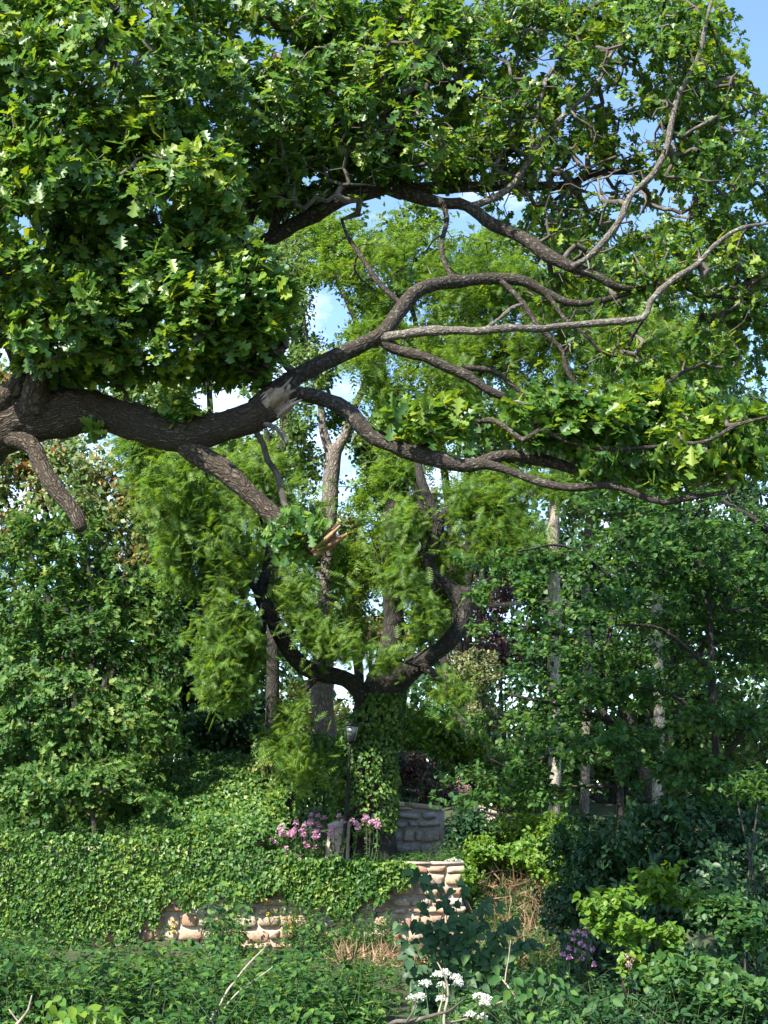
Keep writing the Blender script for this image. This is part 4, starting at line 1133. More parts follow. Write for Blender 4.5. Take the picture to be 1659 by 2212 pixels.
# hazels on the right: tiers of nearly level sprays
def tiers(u0, u1, v0, v1, y, n, per, seed):
    r = np.random.default_rng(seed)
    return [(u0 + (u1 - u0) * r.random(), v0 + (v1 - v0) * (k + .5) / n, y + r.normal() * .7, 120 + 90 * r.random(), 13 + 10 * r.random(), .7, per) for k in range(n)]
HZ = dict(parts=0)
tree('hazel_tree', 'hazel in deep shade with tiered sprays of round leaves beside the pale trunk', 'tree', 1340, 22.0,
     [[(1340, 1800, 22, 8), (1335, 1650, 22, 7), (1300, 1500, 22, 6), (1320, 1350, 22, 5), (1340, 1150, 22, 4)], [(1330, 1640, 22, 5), (1240, 1610, 21.8, 4), (1120, 1660, 21.6, 3), (1060, 1640, 21.5, 2)],
      [(1330, 1560, 22, 5), (1230, 1530, 21.7, 4), (1100, 1500, 21.5, 3)], [(1320, 1420, 22, 5), (1200, 1370, 21.8, 4), (1060, 1340, 21.6, 2)], [(1330, 1700, 22, 5), (1240, 1700, 21.8, 4), (1150, 1720, 21.6, 3)],
      [(1325, 1250, 22, 4), (1220, 1180, 21.8, 3), (1120, 1190, 21.6, 2)]],
     tiers(1080, 1330, 1180, 1740, 21.8, 24, 42, 1), M['hazel_leaf'], M['dark_bark'], 8, .085, ROUND, [(1195, 1260, 16, 40), (1197, 1440, 13, 28), (1197, 1690, 12, 34), (1040, 1430, 50, 50), (1090, 1290, 36, 24), (1040, 1510, 50, 36)], 0, 1, .0035, .46, .2, .05, None, True, 300, 1.6, .9, .22, .07, 6, .15, None, (), 430, None, M['dark_bark'], .2)
tree('hazel_tree', 'hazel with pale new leaves along its outer sprays by the right-hand thicket', 'tree', 1560, 19.5,
     [[(1560, 1900, 19.5, 9), (1550, 1700, 19.5, 8), (1540, 1500, 19.5, 7), (1530, 1300, 19.5, 6), (1500, 1150, 19.5, 4)], [(1545, 1580, 19.5, 5), (1450, 1500, 19.2, 4), (1330, 1480, 19, 2)],
      [(1540, 1450, 19.5, 5), (1430, 1360, 19.3, 4), (1330, 1350, 19.1, 2)], [(1550, 1650, 19.5, 5), (1640, 1560, 19.3, 4), (1720, 1540, 19.2, 3)], [(1530, 1320, 19.5, 4), (1630, 1250, 19.4, 3)], [(1550, 1690, 19.5, 5), (1430, 1650, 19.3, 4), (1330, 1640, 19.1, 2)]],
     tiers(1330, 1690, 1130, 1790, 19.4, 30, 46, 2), M['hazel_leaf'], M['dark_bark'], 8, .085, ROUND, (), 0, 1, .0035, .46, .2, .05, None, True, 300, 1.6, .9, .22, .07, 6, .15, None, (), 440, None, M['dark_bark'], .2)
tree('hazel_tree', 'leafy hazel crown spreading above the shaded thicket', 'tree', 1800, 21.0,
     [[(1800, 1900, 21, 14), (1780, 1600, 21, 12), (1740, 1300, 21, 10), (1660, 1150, 21, 7), (1560, 1080, 21, 4)], [(1750, 1350, 21, 7), (1600, 1280, 21, 5), (1450, 1180, 21, 3)], [(1780, 1500, 21, 6), (1650, 1420, 20.8, 4)]],
     tiers(1350, 1800, 1060, 1400, 21.2, 18, 40, 3) + [(1800, 1200, 21, 200, 200, 1.5, 160)], M['hazel_leaf'], M['dark_bark'], 8, .085, ROUND, (), 0, 1, .0035, .46, .2, .05, None, True, 0, 1.6, .9, .22, .07, 6, .15, None, (), 450, None, M['dark_bark'], .2)
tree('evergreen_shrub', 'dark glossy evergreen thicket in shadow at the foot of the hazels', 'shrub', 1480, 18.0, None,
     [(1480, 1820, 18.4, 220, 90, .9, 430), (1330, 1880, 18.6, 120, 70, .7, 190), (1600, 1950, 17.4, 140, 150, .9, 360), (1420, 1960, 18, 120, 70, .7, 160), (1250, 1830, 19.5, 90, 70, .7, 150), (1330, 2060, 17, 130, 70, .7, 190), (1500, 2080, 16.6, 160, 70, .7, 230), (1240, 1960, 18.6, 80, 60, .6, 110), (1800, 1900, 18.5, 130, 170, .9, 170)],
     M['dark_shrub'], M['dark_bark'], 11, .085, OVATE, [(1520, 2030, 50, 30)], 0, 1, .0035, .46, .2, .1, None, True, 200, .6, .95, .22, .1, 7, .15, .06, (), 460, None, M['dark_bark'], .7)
tree('elm_sapling', 'elm sucker with bright sunlit round leaves in front of the shadowed thicket', 'shrub', 1340, 15.0, None,
     [(1330, 1940, 15, 70, 25, .35, 40), (1290, 1965, 14.8, 50, 22, .3, 30), (1350, 2010, 14.7, 70, 22, .3, 40), (1420, 1900, 15.2, 50, 30, .3, 34), (1460, 1930, 15.2, 80, 30, .4, 50), (1440, 2020, 14.8, 40, 22, .3, 20), (1370, 2070, 14.6, 30, 20, .25, 14)],
     M['bright_leaf'], M['dark_bark'], 9, .072, ROUND, (), 0, 1, .003, .46, .18, .05, None, True, 200, 1.0, .9, .2, .06, 6, .1, .02, (), 470, None, M['dark_bark'], .5)
tree('elm_sapling', 'arching elm spray of small fresh leaves over the dark right-hand thicket', 'shrub', 1600, 14.5, None,
     [(1610, 2000, 14.6, 60, 55, .5, 90), (1560, 1960, 14.8, 60, 40, .4, 60), (1640, 1690, 15.4, 40, 30, .3, 24), (1590, 1700, 15.4, 40, 16, .3, 14), (1480, 2110, 14.3, 110, 50, .6, 160), (1580, 2150, 14, 90, 50, .6, 130)],
     M['hazel_leaf'], M['dark_bark'], 9, .075, ROUND, (), 0, 1, .003, .46, .18, .05, None, True, 200, 1.0, .9, .2, .06, 6, .1, .02, (), 480, None, M['dark_bark'], .5)

# ------------------------------------------------------------------ ivy
def ivy(name, label, pts, nrm, size, wood_pts=None, parts=0, layers=.16, mat='ivy'):
    """ivy leaves hanging over a surface, tips down, faces outward"""
    b = pts[np.argmin(pts[:, 2])].copy()
    t = thing(name, label, 'ivy', b)
    n = len(pts)
    pos = pts + nrm * (layers * (1.3 * noise3(pts * 1.5, 21) + .6 * noise3(pts * 5.0, 22) + .55 * rng.random(n)))[:, None]
    ld = unit(-ZAX * .75 + rand_unit(n) * .75 + nrm * .35)
    nd = unit(nrm * .8 + ZAX * .45 + rand_unit(n) * .75)
    s = size * (.6 + .7 * rng.random(n))
    keep = np.ones(n, bool)
    if parts:
        keep = leaf_objects(t, IVY, M[mat], pos, ld, nd, s, parts)
    g = Geo()
    inst(g, IVY, pos[keep], ld[keep], nd[keep], s[keep], .2)
    g.build('foliage', M[mat], t, False, 'stuff')
    if wood_pts is not None:
        w = Geo()
        for p in wood_pts:
            pp, r = smooth_path(p, np.full(len(p), .012), .15)
            tube(w, pp, r, 5, 0, 1, True)
        w.build('stem', M['dark_bark'], t, True)
    return t

def wall_ivy():
    k = 16000
    u = rng.uniform(-60, 640, k); v = rng.uniform(1785, 2050, k)
    low = np.interp(u, [-60, 0, 240, 300, 340, 380, 480, 520, 560, 640], [2050, 2045, 2035, 2030, 1995, 1962, 1935, 1960, 1938, 1930])
    topv = np.interp(u, [-100, 300, 540, 640], [1800, 1806, 1822, 1850])
    topv = topv - 16 * noise3(np.stack([u * .045, u * 0, u * 0], -1), 23) - 10 * noise3(np.stack([u * .2, u * 0, u * 0], -1), 24) + 8
    ok = (v > topv) & (v < low - 8 + 44 * (noise3(np.stack([u * .05, v * .0, u * 0], -1), 4) - .5) + 26 * (noise3(np.stack([u * .22, v * .0, u * 0], -1), 5) - .5))
    p = P(u[ok], v[ok], WY - .05)
    st = [[P(a, 2035, WY - .03), P(a + 15, 1960, WY - .05), P(a - 10, 1880, WY - .05), P(a + 10, 1830, WY - .04)] for a in (30, 130, 230, 330, 430)]
    ivy('ivy_curtain', 'sunlit curtain of small ivy leaves covering the long wall', p, np.repeat([[0, -1.0, 0]], len(p), 0), .085, st, 300, .13)
    k = 6500
    u = rng.uniform(600, 905, k); v = rng.uniform(1845, 1990, k)
    low = np.interp(u, [600, 640, 700, 760, 830, 870, 905], [1910, 1945, 1965, 1972, 1930, 1905, 1890])
    topv = np.interp(u, [600, 640, 860, 905], [1845, 1852, 1864, 1870]) - 14 * noise3(np.stack([u * .06, u * 0, u * 0], -1), 25) + 5
    ok = (v > topv) & (v < low + 40 * (noise3(np.stack([u * .06, v * .0, u * 0], -1), 6) - .5))
    p = P(u[ok], v[ok], WY - .05)
    st = [[P(a, 1985, WY - .03), P(a + 8, 1930, WY - .05), P(a - 8, 1870, WY - .05)] for a in (670, 740, 810)]
    ivy('ivy_curtain', 'shaded dark ivy tumbling over the wall beneath the pillar', p, np.repeat([[0, -1.0, 0]], len(p), 0), .10, st, 300, .16, 'ivy')
wall_ivy()

def bank_ivy():
    k = 17000
    u = rng.uniform(180, 620, k); v = rng.uniform(1630, 1825, k)
    top = np.interp(u, [180, 250, 330, 450, 560, 620], [1770, 1700, 1660, 1640, 1655, 1700])
    ok = v > top + 12 * (noise3(np.stack([u * .04, v * .04, u * 0], -1), 9) - .5)
    u, v = u[ok], v[ok]
    y = 31.5 - 3.6 * np.clip((v - top[ok]) / 165, 0, 1) ** 1.4 + .5 * noise3(np.stack([u * .02, v * .02, u * 0], -1), 8)
    p = P(u, v, y)
    nr = unit(np.array([0, -1.0, .5]) + rand_unit(len(p)) * .25)
    # the mound the ivy grows over
    uu, vv = np.meshgrid(np.linspace(150, 640, 40), np.linspace(0, 1, 14))
    tp = np.interp(uu, [180, 250, 330, 450, 560, 620], [1770, 1700, 1660, 1640, 1655, 1700])
    V = tp + 10 + (1840 - tp) * vv
    yy = 31.7 - 3.6 * np.clip((V - tp) / 165, 0, 1) ** 1.4 + .35
    pp = P(uu, V, yy)
    back = pp[0:1] + [[0, 2.0, -2.5]]
    pp = np.concatenate([back, pp])
    i = (np.arange(14)[:, None] * 40 + np.arange(39)[None]).ravel()
    g = Geo().add(pp.reshape(-1, 3), [np.stack([i, i + 40, i + 41, i + 1], -1)])
    g.build('earth_mound', M['soil'], None, True, 'structure')
    ivy('ivy_bank', 'mound of ivy on the terrace above the long wall', p, nr, .09, None, 300, .25)
bank_ivy()

def trunk_ivy(name, label, pts_r, n, parts):
    a = np.array(pts_r, float)
    c = P(a[:, 0], a[:, 1], a[:, 2])
    d = np.linalg.norm(c - EYE, axis=1)
    r = a[:, 3] * d / F
    t = rng.random(n) * (len(a) - 1)
    i = np.minimum(t.astype(int), len(a) - 2); f = (t - i)[:, None]
    ctr = c[i] * (1 - f) + c[i + 1] * f
    rad = (r[i] * (1 - f[:, 0]) + r[i + 1] * f[:, 0])
    th = rng.random(n) * 2 * math.pi
    nr = np.stack([np.cos(th), np.sin(th), np.zeros(n)], -1)
    p = ctr + nr * (rad * (.8 + .35 * noise3(ctr * 3 + nr * 2, 14)))[:, None]
    ivy(name, label, p, nr, .085, [[c[k] + np.array([0, -r[k], 0]) for k in range(len(a))]], parts, .14)
trunk_ivy('ivy_column', 'ivy climbing the trunk of the forked feathery tree', [(785, 1800, FY - .1, 50), (783, 1700, FY - .1, 48), (790, 1620, FY - .1, 46), (808, 1560, FY - .1, 42), (832, 1500, FY - .1, 28)], 6000, 200)
trunk_ivy('ivy_column', 'ivy swathing the foot of the grey straight trunk', [(705, 1790, TY - 1, 52), (700, 1710, TY - 1, 48), (700, 1650, TY - .9, 36), (690, 1610, TY - .7, 20), (680, 1585, TY - .6, 8)], 4500, 200)

# ------------------------------------------------------------------ lamp post
def lamp():
    y = 28.15
    b = P(740, 1775, y); b[2] = float(ground_z(b[0], y)) - .05
    t = thing('lamp_post', 'black lamp post with a slightly tilted lantern between the ivy-clad trunks', 'lamp post', b)
    top = P(757, 1602, y)
    g = Geo()
    p, r = smooth_path([b, b * .5 + top * .5 + [.0, 0, 0], top], [.05, .035, .024], .1)
    tube(g, p, r, 10)
    tube(g, [b, b + [0, 0, .25], b + [0, 0, .5]], [.07, .065, .052], 10)
    g.build('post', M['lamp_metal'], t, True)
    ax = unit(np.array([.1, 0, 1.0])); sx = np.array([1.0, 0, -.1])
    o = top + ax * .02
    def frus(g, z0, z1, w0, w1):
        V = [o + ax * z + sx * a * w + np.array([0, 1, 0]) * c * w for (z, w) in ((z0, w0), (z1, w1)) for a, c in ((-1, -1), (1, -1), (1, 1), (-1, 1))]
        i = np.arange(4); j = (i + 1) % 4
        g.add(np.array(V), [np.stack([i, j, 4 + j, 4 + i], -1), np.array([[3, 2, 1, 0], [4, 5, 6, 7]])])
    g = Geo(); frus(g, -.03, .0, .05, .085); frus(g, .285, .31, .135, .14); frus(g, .31, .38, .13, .03)
    for a, c in ((-1, -1), (1, -1), (1, 1), (-1, 1)):
        tube(g, [o + sx * a * .085 + [0, c * .085, 0], o + ax * .29 + sx * a * .13 + [0, c * .13, 0]], [.012, .012], 4)
    lan = g.build('lantern', M['lamp_metal'], t)
    g = Geo(); frus(g, .002, .284, .078, .124)
    gl = link('pane', g.mesh('pane', M['lamp_glass']), lan)
lamp()

# ------------------------------------------------------------------ flowers
def flower_plant(name, label, cat, base, heads, hr, petal, group, nl=26, leaf='herb', ls=.07, dome=.7, np_=70, ps=.02, stemr=.005):
    """stems from one foot, each with a head of tiny petals"""
    t = thing(name, label, cat, base, group)
    g, lf = Geo(), Geo()
    P_, D_, N_ = [], [], []
    for h in heads:
        h = np.asarray(h)
        m = base * .5 + h * .5 + rng.normal(size=3) * .04
        p, r = smooth_path([base + rng.normal(size=3) * [.04, .04, 0], m, h], [stemr * 1.4, stemr, stemr * .7], .08)
        tube(g, p, r, 4, 0, 1, False)
        k = max(2, int(nl / len(heads)))
        ti = rng.integers(0, max(1, int(len(p) * .85)), k)
        P_.append(p[ti]); D_.append(unit(rand_unit(k) + ZAX * .1)); N_.append(ZAX + rand_unit(k) * .5)
    g.build('stem', M['stem'], t)
    pos, d, nn = np.vstack(P_), np.vstack(D_), np.vstack(N_)
    inst(lf, OVATE, pos, d, nn, ls * (.6 + .8 * rng.random(len(pos))), .4)
    lf.build('leaves', M[leaf], t, False, 'stuff')
    for h in heads:
        f = Geo()
        q = rand_unit(np_)
        q[:, 2] = np.abs(q[:, 2]) * dome * 1.5 - .25
        hh = hr * (.75 + .5 * rng.random())
        pp = np.asarray(h) + q * hh * (rng.random(np_) ** .4)[:, None]
        inst(f, DIAM, pp, rand_unit(np_) + q * .4, q + rand_unit(np_) * .4, ps * (.7 + .6 * rng.random(np_)), .2, np.full(np_, 1.5))
        f.build('flower_head', M[petal], t)
    return t

VAL = [(585, 1815), (605, 1790), (627, 1800), (640, 1778), (660, 1783), (672, 1762), (700, 1768), (655, 1805), (680, 1800), (618, 1835), (640, 1850), (600, 1865), (690, 1785), (597, 1880), (575, 1905), (625, 1905), (740, 1775), (770, 1780), (715, 1790), (790, 1768), (806, 1775), (815, 1785), (560, 1830), (665, 1830)]
for k, (u, v) in enumerate(VAL):
    y = WY - .15 if v > 1850 else 27.95 + .3 * rng.random()
    h0 = P(u, v, y)
    foot = P(u + rng.normal() * 4, v + 32 + 10 * rng.random(), y + .05)
    hs = [h0] + [h0 + rng.normal(size=3) * [.09, .06, .07] - [0, 0, .04] for _ in range(2)]
    where = 'face' if v > 1850 else 'left' if u < 712 else 'right'
    lab = {'face': 'pink valerian sprouting from the face of the garden wall', 'left': 'pink valerian in the crowded drift on the wall top beside the stone pillar',
           'right': 'pink valerian between the lamp post and the grey retaining wall'}[where]
    if v <= 1850:
        foot[2] = min(foot[2], max(float(ground_z(foot[0], foot[1])), wall_top(foot[0])) - .02)
    flower_plant('valerian_plant', lab, 'flowers', foot, hs, .055, 'pink', 'valerian on the wall face' if where == 'face' else 'valerian beside the pillar' if where == 'left' else 'valerian by the lamp post', 30, 'herb', .08, .9, 60, .03)

for (u, v, lab) in ((990, 1700, 'dusty pink flower spikes standing above the parapet wall'),):
    y = 31.6
    hs = [P(u + a, v + b, y + c) for a, b, c in ((0, -12, 0), (8, 0, .1), (4, 15, 0), (22, 18, .1), (25, 32, 0), (14, 8, .2), (-3, 4, .1), (20, 4, 0))]
    f = P(u + 10, v + 60, y); f[2] = float(ground_z(f[0], y)) - .05
    flower_plant('flowering_shrub', lab, 'flowers', f, hs, .075, 'dusty_pink', None, 60, 'far_leaf', .09, 1.0, 70, .035, .008)
def campion(u, v, heads, lab, y, petal='magenta', hr=.03):
    hs = [P(u + a, v + b, y + rng.normal() * .1) for a, b in heads]
    f = P(u + 8, v + 85, y); f[2] = float(ground_z(f[0], y)) - .03
    flower_plant('campion_plant', lab, 'flowers', f, hs, hr, petal, None, 90, 'herb', .085, .9, 26, .024, .005)
campion(1250, 2040, [(0, -25), (14, -18), (-12, -8), (4, 0), (16, 6), (-4, 14), (12, 22), (24, 32), (-22, 10), (30, 12), (-34, 22), (20, -34), (6, 34), (34, 44), (-20, 30), (-10, -22)], 'magenta-pink campion blooming in shade before the dead brown stems', 15.5)
campion(1362, 2078, [(0, -16), (5, -4), (-4, 8), (6, 14), (-6, -10), (2, 22)], 'small clump of faded pink campion under the bright elm leaves', 14.6, 'dusty_pink', .028)

def umbel(base, heads, lab, group, y, hr=.055):
    t = thing('cow_parsley', lab, 'flowers', base, group)
    g, lf = Geo(), Geo()
    for h in heads:
        h = np.asarray(h)
        p, r = smooth_path([base + rng.normal(size=3) * [.02, .02, 0], base * .45 + h * .55 + rng.normal(size=3) * .04, h - [0, 0, hr * .8]], [.007, .005, .003], .08)
        tube(g, p, r, 5, 0, 1, False)
        k = 7
        ti = rng.integers(1, max(2, len(p) - 2), k)
        inst(lf, FROND, p[ti], rand_unit(k) * .8 + ZAX * .1, ZAX + rand_unit(k) * .3, .16 + .08 * rng.random(k), .4)
        f = Geo()
        for q in range(11):
            th = q * 2.4; rr = hr * math.sqrt((q + .5) / 11)
            c = h + np.array([rr * math.cos(th), rr * math.sin(th), -hr * .75 * (rr / hr) ** 2])
            tube(g, [h - [0, 0, hr * .8], c - [0, 0, .004]], [.0022, .0016], 3, 0, 1, False)
            m = 14
            inst(f, DIAM, c + rand_unit(m) * [.016, .016, .010], rand_unit(m), ZAX + rand_unit(m) * .7, .015 * (.7 + .6 * rng.random(m)), .1, np.full(m, 1.5))
        f.build('flower_head', M['white_petal'], t)
    g.build('stem', M['stem'], t)
    lf.build('leaves', M['herb'], t, False, 'stuff')
UY = 12.6
for (u, foot_v, hd, lab) in (
        (960, 2215, [(945, 2100), (962, 2098), (985, 2105), (955, 2122), (990, 2118), (918, 2118), (960, 2095)], 'tall cow parsley with a crowd of white umbels beside the dead stick'),
        (905, 2225, [(892, 2150), (908, 2147), (955, 2150)], 'cow parsley with a pair of small white umbels left of the dead stick'),
        (1030, 2228, [(1035, 2145), (1048, 2160), (1015, 2185), (1042, 2192), (1050, 2150)], 'cow parsley with broad white umbels leaning towards the campion')):
    b = P(u, foot_v, UY); b[2] = float(ground_z(b[0], UY)) - .03
    umbel(b, [P(a, c, UY + rng.normal() * .08) for a, c in hd], lab, None, UY, .045)
b = P(985, 1885, 28.0); b[2] = float(ground_z(b[0], 28.0)) - .03
umbel(b, [P(a, c, 28.0) for a, c in ((968, 1856), (980, 1853), (992, 1857), (975, 1862), (997, 1866))], 'white umbels standing on the terrace behind the coped wall end', None, 28, .08)
b = P(600, 1840, 28.4); b[2] = float(ground_z(b[0], 28.4)) - .03
umbel(b, [P(a, c, 28.4) for a, c in ((668, 1786), (610, 1778), (672, 1772))], 'few white umbels scattered among the pink valerian', None, 28.4, .09)
for k, (u, v) in enumerate(((578, 1950), (372, 1990), (630, 1990))):
    h = P(u, v, WY - .1); f = P(u + 2, v + 46, WY - .08)
    flower_plant('toadflax_plant', ['yellow-flowered spike growing from the bare patch of stones', 'thin yellow flower spike at the edge of the ivy curtain', 'small yellow flowers right of the bare patch of stones'][k], 'flowers', f, [h, h * .7 + f * .3, h * .45 + f * .55], .04, 'yellow_petal', None, 14, 'bright_leaf', .05, 1.2, 30, .024)

# ------------------------------------------------------------------ undergrowth in front
def undergrowth(name, n, uv_box, y0, y1, hmin, hmax, leaf, ls, shape, mat_leaf, lean=.2, per=12, dens_seed=0, thr=0.0, hfun=None):
    y = np.sqrt(rng.uniform(y0 ** 2, y1 ** 2, n * 2))
    u = rng.uniform(uv_box[0], uv_box[1], n * 2)
    x = (u - W / 2) / F * y * 1.012
    if thr:
        ok = noise3(np.stack([x, y, 0 * x], -1) * .9, dens_seed) > thr
        x, y = x[ok], y[ok]
    x, y = x[:n], y[:n]
    z = ground_z(x, y)
    h = rng.uniform(hmin, hmax, len(x)) * (.6 + .8 * noise3(np.stack([x, y, 0 * x], -1) * 1.3, 31))
    if hfun is not None:
        h = h * hfun(x, y)
    g, lf = Geo(), Geo()
    P_, D_, N_, S_ = [], [], [], []
    for k in range(len(x)):
        b = np.array([x[k], y[k], z[k] - .02])
        ln = rng.normal(size=3) * lean * h[k]; ln[2] = 0
        tt = np.linspace(0, 1, 4)[:, None]
        p = b + ZAX * h[k] * tt + ln * tt ** 2
        tube(g, p, np.linspace(.006, .002, 4), 3, 0, 1, False)
        m = max(3, int(per * h[k] / hmax))
        ti = .15 + .87 * rng.random(m) ** .7
        q = b + ZAX * h[k] * ti[:, None] + ln * ti[:, None] ** 2
        th = rng.random(m) * 6.283
        dd = np.stack([np.cos(th), np.sin(th), rng.uniform(-.5, .35, m)], -1)
        P_.append(q + dd * .02); D_.append(dd); N_.append(ZAX + dd * .3 + rng.normal(size=(m, 3)) * .25); S_.append(ls * (.6 + .7 * rng.random(m)) * (1.15 - .5 * ti))
    pos, d, nn, s = np.vstack(P_), np.vstack(D_), np.vstack(N_), np.concatenate(S_)
    inst(lf, shape, pos, d, nn, s, .5)
    me = lf.mesh(name, M[mat_leaf])
    o = link(name, me, None, 'stuff')
    st = g.build('stems', M['stem'], o, False, 'stuff')
    print(name, len(pos))
    return o
tag(undergrowth('nettle_bed', 1500, (-80, 800), 11.5, 18, .25, .88, None, .13, OVATE, 'herb', .3, 18, 12, .30), 'tall bed of leafy nettles filling the foreground left of the cow parsley', 'nettles')
tag(undergrowth('ground_cover', 1700, (-80, 1750), 11.4, 22, .2, .55, None, .095, OVATE, 'ivy', .3, 14, 3, .3), 'low leafy ground cover between the nettles and the wall', 'ground cover')
tag(undergrowth('wall_foot_herbs', 1100, (-60, 860), 19, 26.9, .12, .34, None, .085, OVATE, 'herb', .2, 14, 5, .3), 'ragged green herbs along the foot of the garden wall', 'herbs')
tag(undergrowth('tall_weeds', 210, (625, 850), 25.6, 27.2, .35, .85, None, .10, OVATE, 'herb', .25, 16, 11), 'rank green weeds against the garden wall left of the dry grass', 'weeds')
tag(undergrowth('tall_weeds', 90, (465, 535), 25.2, 27.1, .5, 1.0, None, .10, OVATE, 'herb', .25, 18, 11), 'clump of tall weeds between the two bare patches of stonework', 'weeds')
tag(undergrowth('bank_herbs', 1500, (1005, 1400), 20, 30.5, .22, .6, None, .10, OVATE, 'herb', .2, 14, 7), 'mixed green herbs on the slope right of the wall end', 'herbs')
tag(undergrowth('terrace_herbs', 2000, (-80, 1010), 27.95, 29.4, .2, .48, None, .09, OVATE, 'hazel_leaf', .25, 14, 9), 'leafy herbs on the terrace behind the garden wall', 'herbs')
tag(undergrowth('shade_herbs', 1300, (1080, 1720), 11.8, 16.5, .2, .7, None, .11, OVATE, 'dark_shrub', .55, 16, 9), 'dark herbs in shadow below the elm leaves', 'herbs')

def grass(name, lab, n, box, y0, y1, ln, mat, tuft=9):
    y = rng.uniform(y0, y1, n); u = rng.uniform(*box, n)
    x = (u - W / 2) / F * y * 1.012
    b = np.stack([x, y, ground_z(x, y) - .02], -1)
    b = np.repeat(b, tuft, 0) + rng.normal(size=(n * tuft, 3)) * [.06, .06, 0]
    d = unit(ZAX * .55 + rand_unit(len(b)) * .8); d[:, 2] = np.abs(d[:, 2]) + .08
    g = Geo()
    inst(g, BLADE, b, d, rand_unit(len(b)) + ZAX * .3, ln * (.4 + .9 * rng.random(len(b))), 1.0)
    o = g.build(name, M[mat], None, False, 'stuff')
    return tag(o, lab, 'grass')
grass('dry_grass', 'dry straw-coloured grass slumped at the foot of the wall end', 260, (740, 1000), 23.5, 27.2, .38, 'straw')
grass('dead_stems', 'tangle of dead brown stems on the bank right of the wall end', 230, (1005, 1190), 22.5, 29.0, .5, 'straw')
grass('green_grass', 'thin green grass blades scattered through the undergrowth', 200, (-50, 800), 12, 24, .5, 'herb', 6)

# large-leaved climber before the wall end
def climber(name, label, specs, y, ls, mat, parts, shape=HEART, cat='climber'):
    b = P(specs[0][0][0], specs[0][0][1], y); b[2] = float(ground_z(b[0], y)) - .03
    t = thing(name, label, cat, b)
    g = Geo(); P_, D_, N_ = [], [], []
    for sp in specs:
        pp = [b + rng.normal(size=3) * [.08, .05, 0]] + [P(u, v, y + rng.normal() * .06) for u, v in sp[1:]]
        p, r = smooth_path(pp, np.linspace(.008, .003, len(pp)), .05)
        tube(g, p, r, 4, 0, 1, False)
        k = int(len(p) * 2.0)
        ti = rng.integers(len(p) // 6, len(p), k)
        th = rng.random(k) * 6.283
        dd = np.stack([np.cos(th) * .7, np.sin(th) * .5 - .35, -.75 + .6 * rng.random(k)], -1)
        P_.append(p[ti] + dd * .04 + rng.normal(size=(k, 3)) * .035); D_.append(dd); N_.append(np.array([0, -.8, .6]) + rng.normal(size=(k, 3)) * .35)
    g.build('stem', M['stem'], t)
    pos, d, nn = np.vstack(P_), np.vstack(D_), np.vstack(N_)
    s = ls * (.6 + .6 * rng.random(len(pos)))
    keep = leaf_objects(t, shape, M[mat], pos, d, nn, s, parts)
    lg = Geo(); inst(lg, shape, pos[keep], d[keep], nn[keep], s[keep], .3)
    lg.build('foliage', M[mat], t, False, 'stuff')
climber('bindweed', 'dark bindweed with large heart-shaped leaves climbing before the wall end',
        [[(930, 2110), (925, 2050), (905, 1990), (925, 1950), (912, 1900), (905, 1885)], [(960, 2110), (960, 2040), (965, 1980), (950, 1930), (930, 1890)], [(990, 2110), (990, 2040), (985, 1960), (1000, 1925), (990, 1905)],
         [(1020, 2110), (1020, 2050), (1030, 2000), (1045, 1960), (1070, 1945)], [(1050, 2110), (1060, 2050), (1075, 2010), (1110, 1990)], [(900, 2110), (890, 2060), (880, 2030), (870, 2000)], [(1000, 2110), (1010, 2060), (1000, 2020), (1020, 1975)],
         [(1080, 2120), (1090, 2070), (1120, 2040), (1150, 2030)], [(950, 2110), (940, 2070), (950, 2020), (935, 1985)], [(1040, 2120), (1030, 2080), (1050, 2040), (1080, 2030)], [(970, 2110), (975, 2070), (985, 2030), (1010, 2010)]], 15.5, .12, 'bindweed', 240)
climber('bramble', 'leafy bramble stems arching before the stone patches of the long wall',
        [[(470, 2080), (460, 2020), (450, 1970), (460, 1930), (480, 1900)], [(500, 2080), (505, 2010), (495, 1960), (510, 1920), (530, 1890)], [(520, 2080), (520, 2020), (530, 1980), (515, 1940)], [(480, 2080), (490, 2030), (480, 1980), (470, 1950)],
         [(640, 2090), (650, 2040), (660, 2000), (690, 1990)], [(680, 2090), (700, 2040), (720, 2010), (760, 2010)], [(450, 2090), (430, 2050), (400, 2030), (370, 2040)]], 22.0, .11, 'herb', 150, OVATE, 'bramble')
climber('bramble', 'broad-leaved stems sprawling at the right of the cow parsley',
        [[(1130, 2230), (1130, 2180), (1140, 2130), (1160, 2090)], [(1160, 2230), (1170, 2170), (1190, 2120), (1180, 2080)], [(1200, 2230), (1210, 2180), (1230, 2140), (1260, 2130)], [(1100, 2230), (1100, 2190), (1090, 2150), (1100, 2110)], [(1240, 2240), (1260, 2190), (1300, 2160), (1340, 2150)]], 13.2, .12, 'herb', 120, OVATE, 'bramble')

climber('dock', 'light green broad-leaved dock in the nettles beside the curved dry twig',
        [[(150, 2240), (150, 2200), (140, 2170), (130, 2150)], [(170, 2240), (180, 2200), (190, 2175)], [(130, 2240), (110, 2200), (95, 2180)], [(190, 2240), (215, 2205), (235, 2180)]], 12.0, .13, 'bright_leaf', 60, OVATE, 'dock')

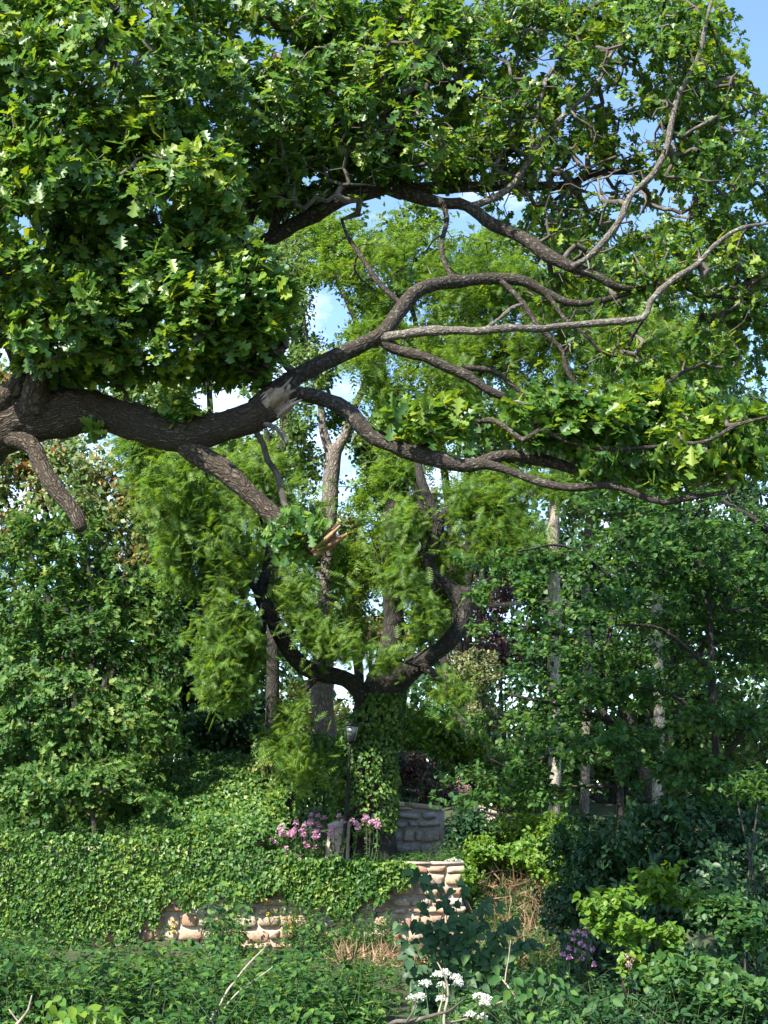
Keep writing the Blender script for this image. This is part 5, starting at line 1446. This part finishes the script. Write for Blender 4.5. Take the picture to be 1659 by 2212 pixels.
# ------------------------------------------------------------------ dead sticks
def stick(label, specs, y, mat='dead_stick'):
    c = P(specs[0][0][0], specs[0][0][1], y)
    t = thing('dead_stick', label, 'stick', c)
    for k, sp in enumerate(specs):
        g = Geo()
        a = np.array(sp, float)
        p = P(a[:, 0], a[:, 1], y + .05 * rng.normal(size=len(a)))
        p, r = smooth_path(p, a[:, 2] * y / F, .04)
        p = p + (np.stack([noise3(p * 9, 1), noise3(p * 9, 2), noise3(p * 9, 3)], -1) - .5) * .02
        tube(g, p, r, 7, .25, 20)
        g.build('branch' if k == 0 else 'side_branch', M[mat], t, True)
stick('forked dead branch standing up through the white umbels', [[(965, 2240, 3.2), (958, 2205, 3), (962, 2180, 2.6), (970, 2150, 2.3), (966, 2120, 2), (952, 2095, 1.6), (944, 2080, 1)], [(958, 2205, 3), (990, 2205, 2), (1012, 2200, 1.5)], [(946, 2195, 2), (957, 2150, 1.4), (955, 2120, 1)]], 12.2)
stick('fallen mossy branch lying at the bottom below the umbels', [[(800, 2230, 6), (850, 2212, 5.5), (900, 2203, 5), (960, 2188, 3), (1000, 2160, 1.5)], [(878, 2207, 3), (895, 2180, 2), (897, 2155, 1.5)]], 12.0, 'twig')
stick('long bare pale stem leaning across the nettles', [[(440, 2230, 3), (480, 2160, 2.6), (530, 2090, 2.2), (570, 2050, 1.6), (580, 2030, 1)], [(455, 2215, 2), (510, 2150, 1.6), (590, 2090, 1)]], 13.0)
stick('thin pale twigs crossing above the sprawling stems right of the umbels', [[(1055, 2170, 2), (1090, 2162, 2), (1130, 2152, 2), (1160, 2155, 1)], [(1080, 2110, 1.6), (1110, 2150, 1.6), (1125, 2190, 1.2)], [(1090, 2120, 1.5), (1098, 2070, 1.2), (1103, 2030, .8)]], 13.6)
stick('curved dry twig rising from the nettles at the lower left corner', [[(20, 2230, 4), (45, 2205, 3.4), (62, 2180, 2.6), (68, 2150, 1.5)], [(40, 2208, 2), (20, 2180, 1.4)]], 12.3)

# ------------------------------------------------------------------ far wood closing the view
def far_wood():
    g = Geo()
    n = 46000
    x = rng.uniform(-24, 24, n); y = rng.uniform(56, 64, n)
    gz = ground_z(x, y)
    u = W / 2 + F * x / y
    prof = np.interp(u, [-200, 100, 400, 600, 690, 760, 830, 900, 1000, 1200, 1659, 1900], [15, 14, 13, 12, 8, 5.5, 6.5, 10, 11.5, 13, 15, 15])
    top = prof * (.72 + .5 * noise3(np.stack([x * .35, y * .0, 0 * x], -1), 17))
    z = gz - .3 + top * rng.random(n) ** 1.25
    p = np.stack([x, y, z], -1)
    ok = noise3(p * .9, 19) > .22
    m = 15000
    xl = rng.uniform(-24, 24, m)
    yl = rng.uniform(50, 55, m)
    low = np.stack([xl, yl, ground_z(xl, yl) - .2 + rng.random(m) * (2.6 + 1.6 * noise3(np.stack([xl * .5, yl, yl * 0], -1), 18))], -1)
    p = np.vstack([p[ok], low])
    inst(g, DIAM, p, rand_unit(len(p)), ZAX * .7 + rand_unit(len(p)), .42 * (.6 + .7 * rng.random(len(p))), .2)
    o = g.build('far_wood', M['far_dark'], None, False, 'stuff')
    tag(o, 'distant wood closing the view behind all the trees', 'wood')
far_wood()
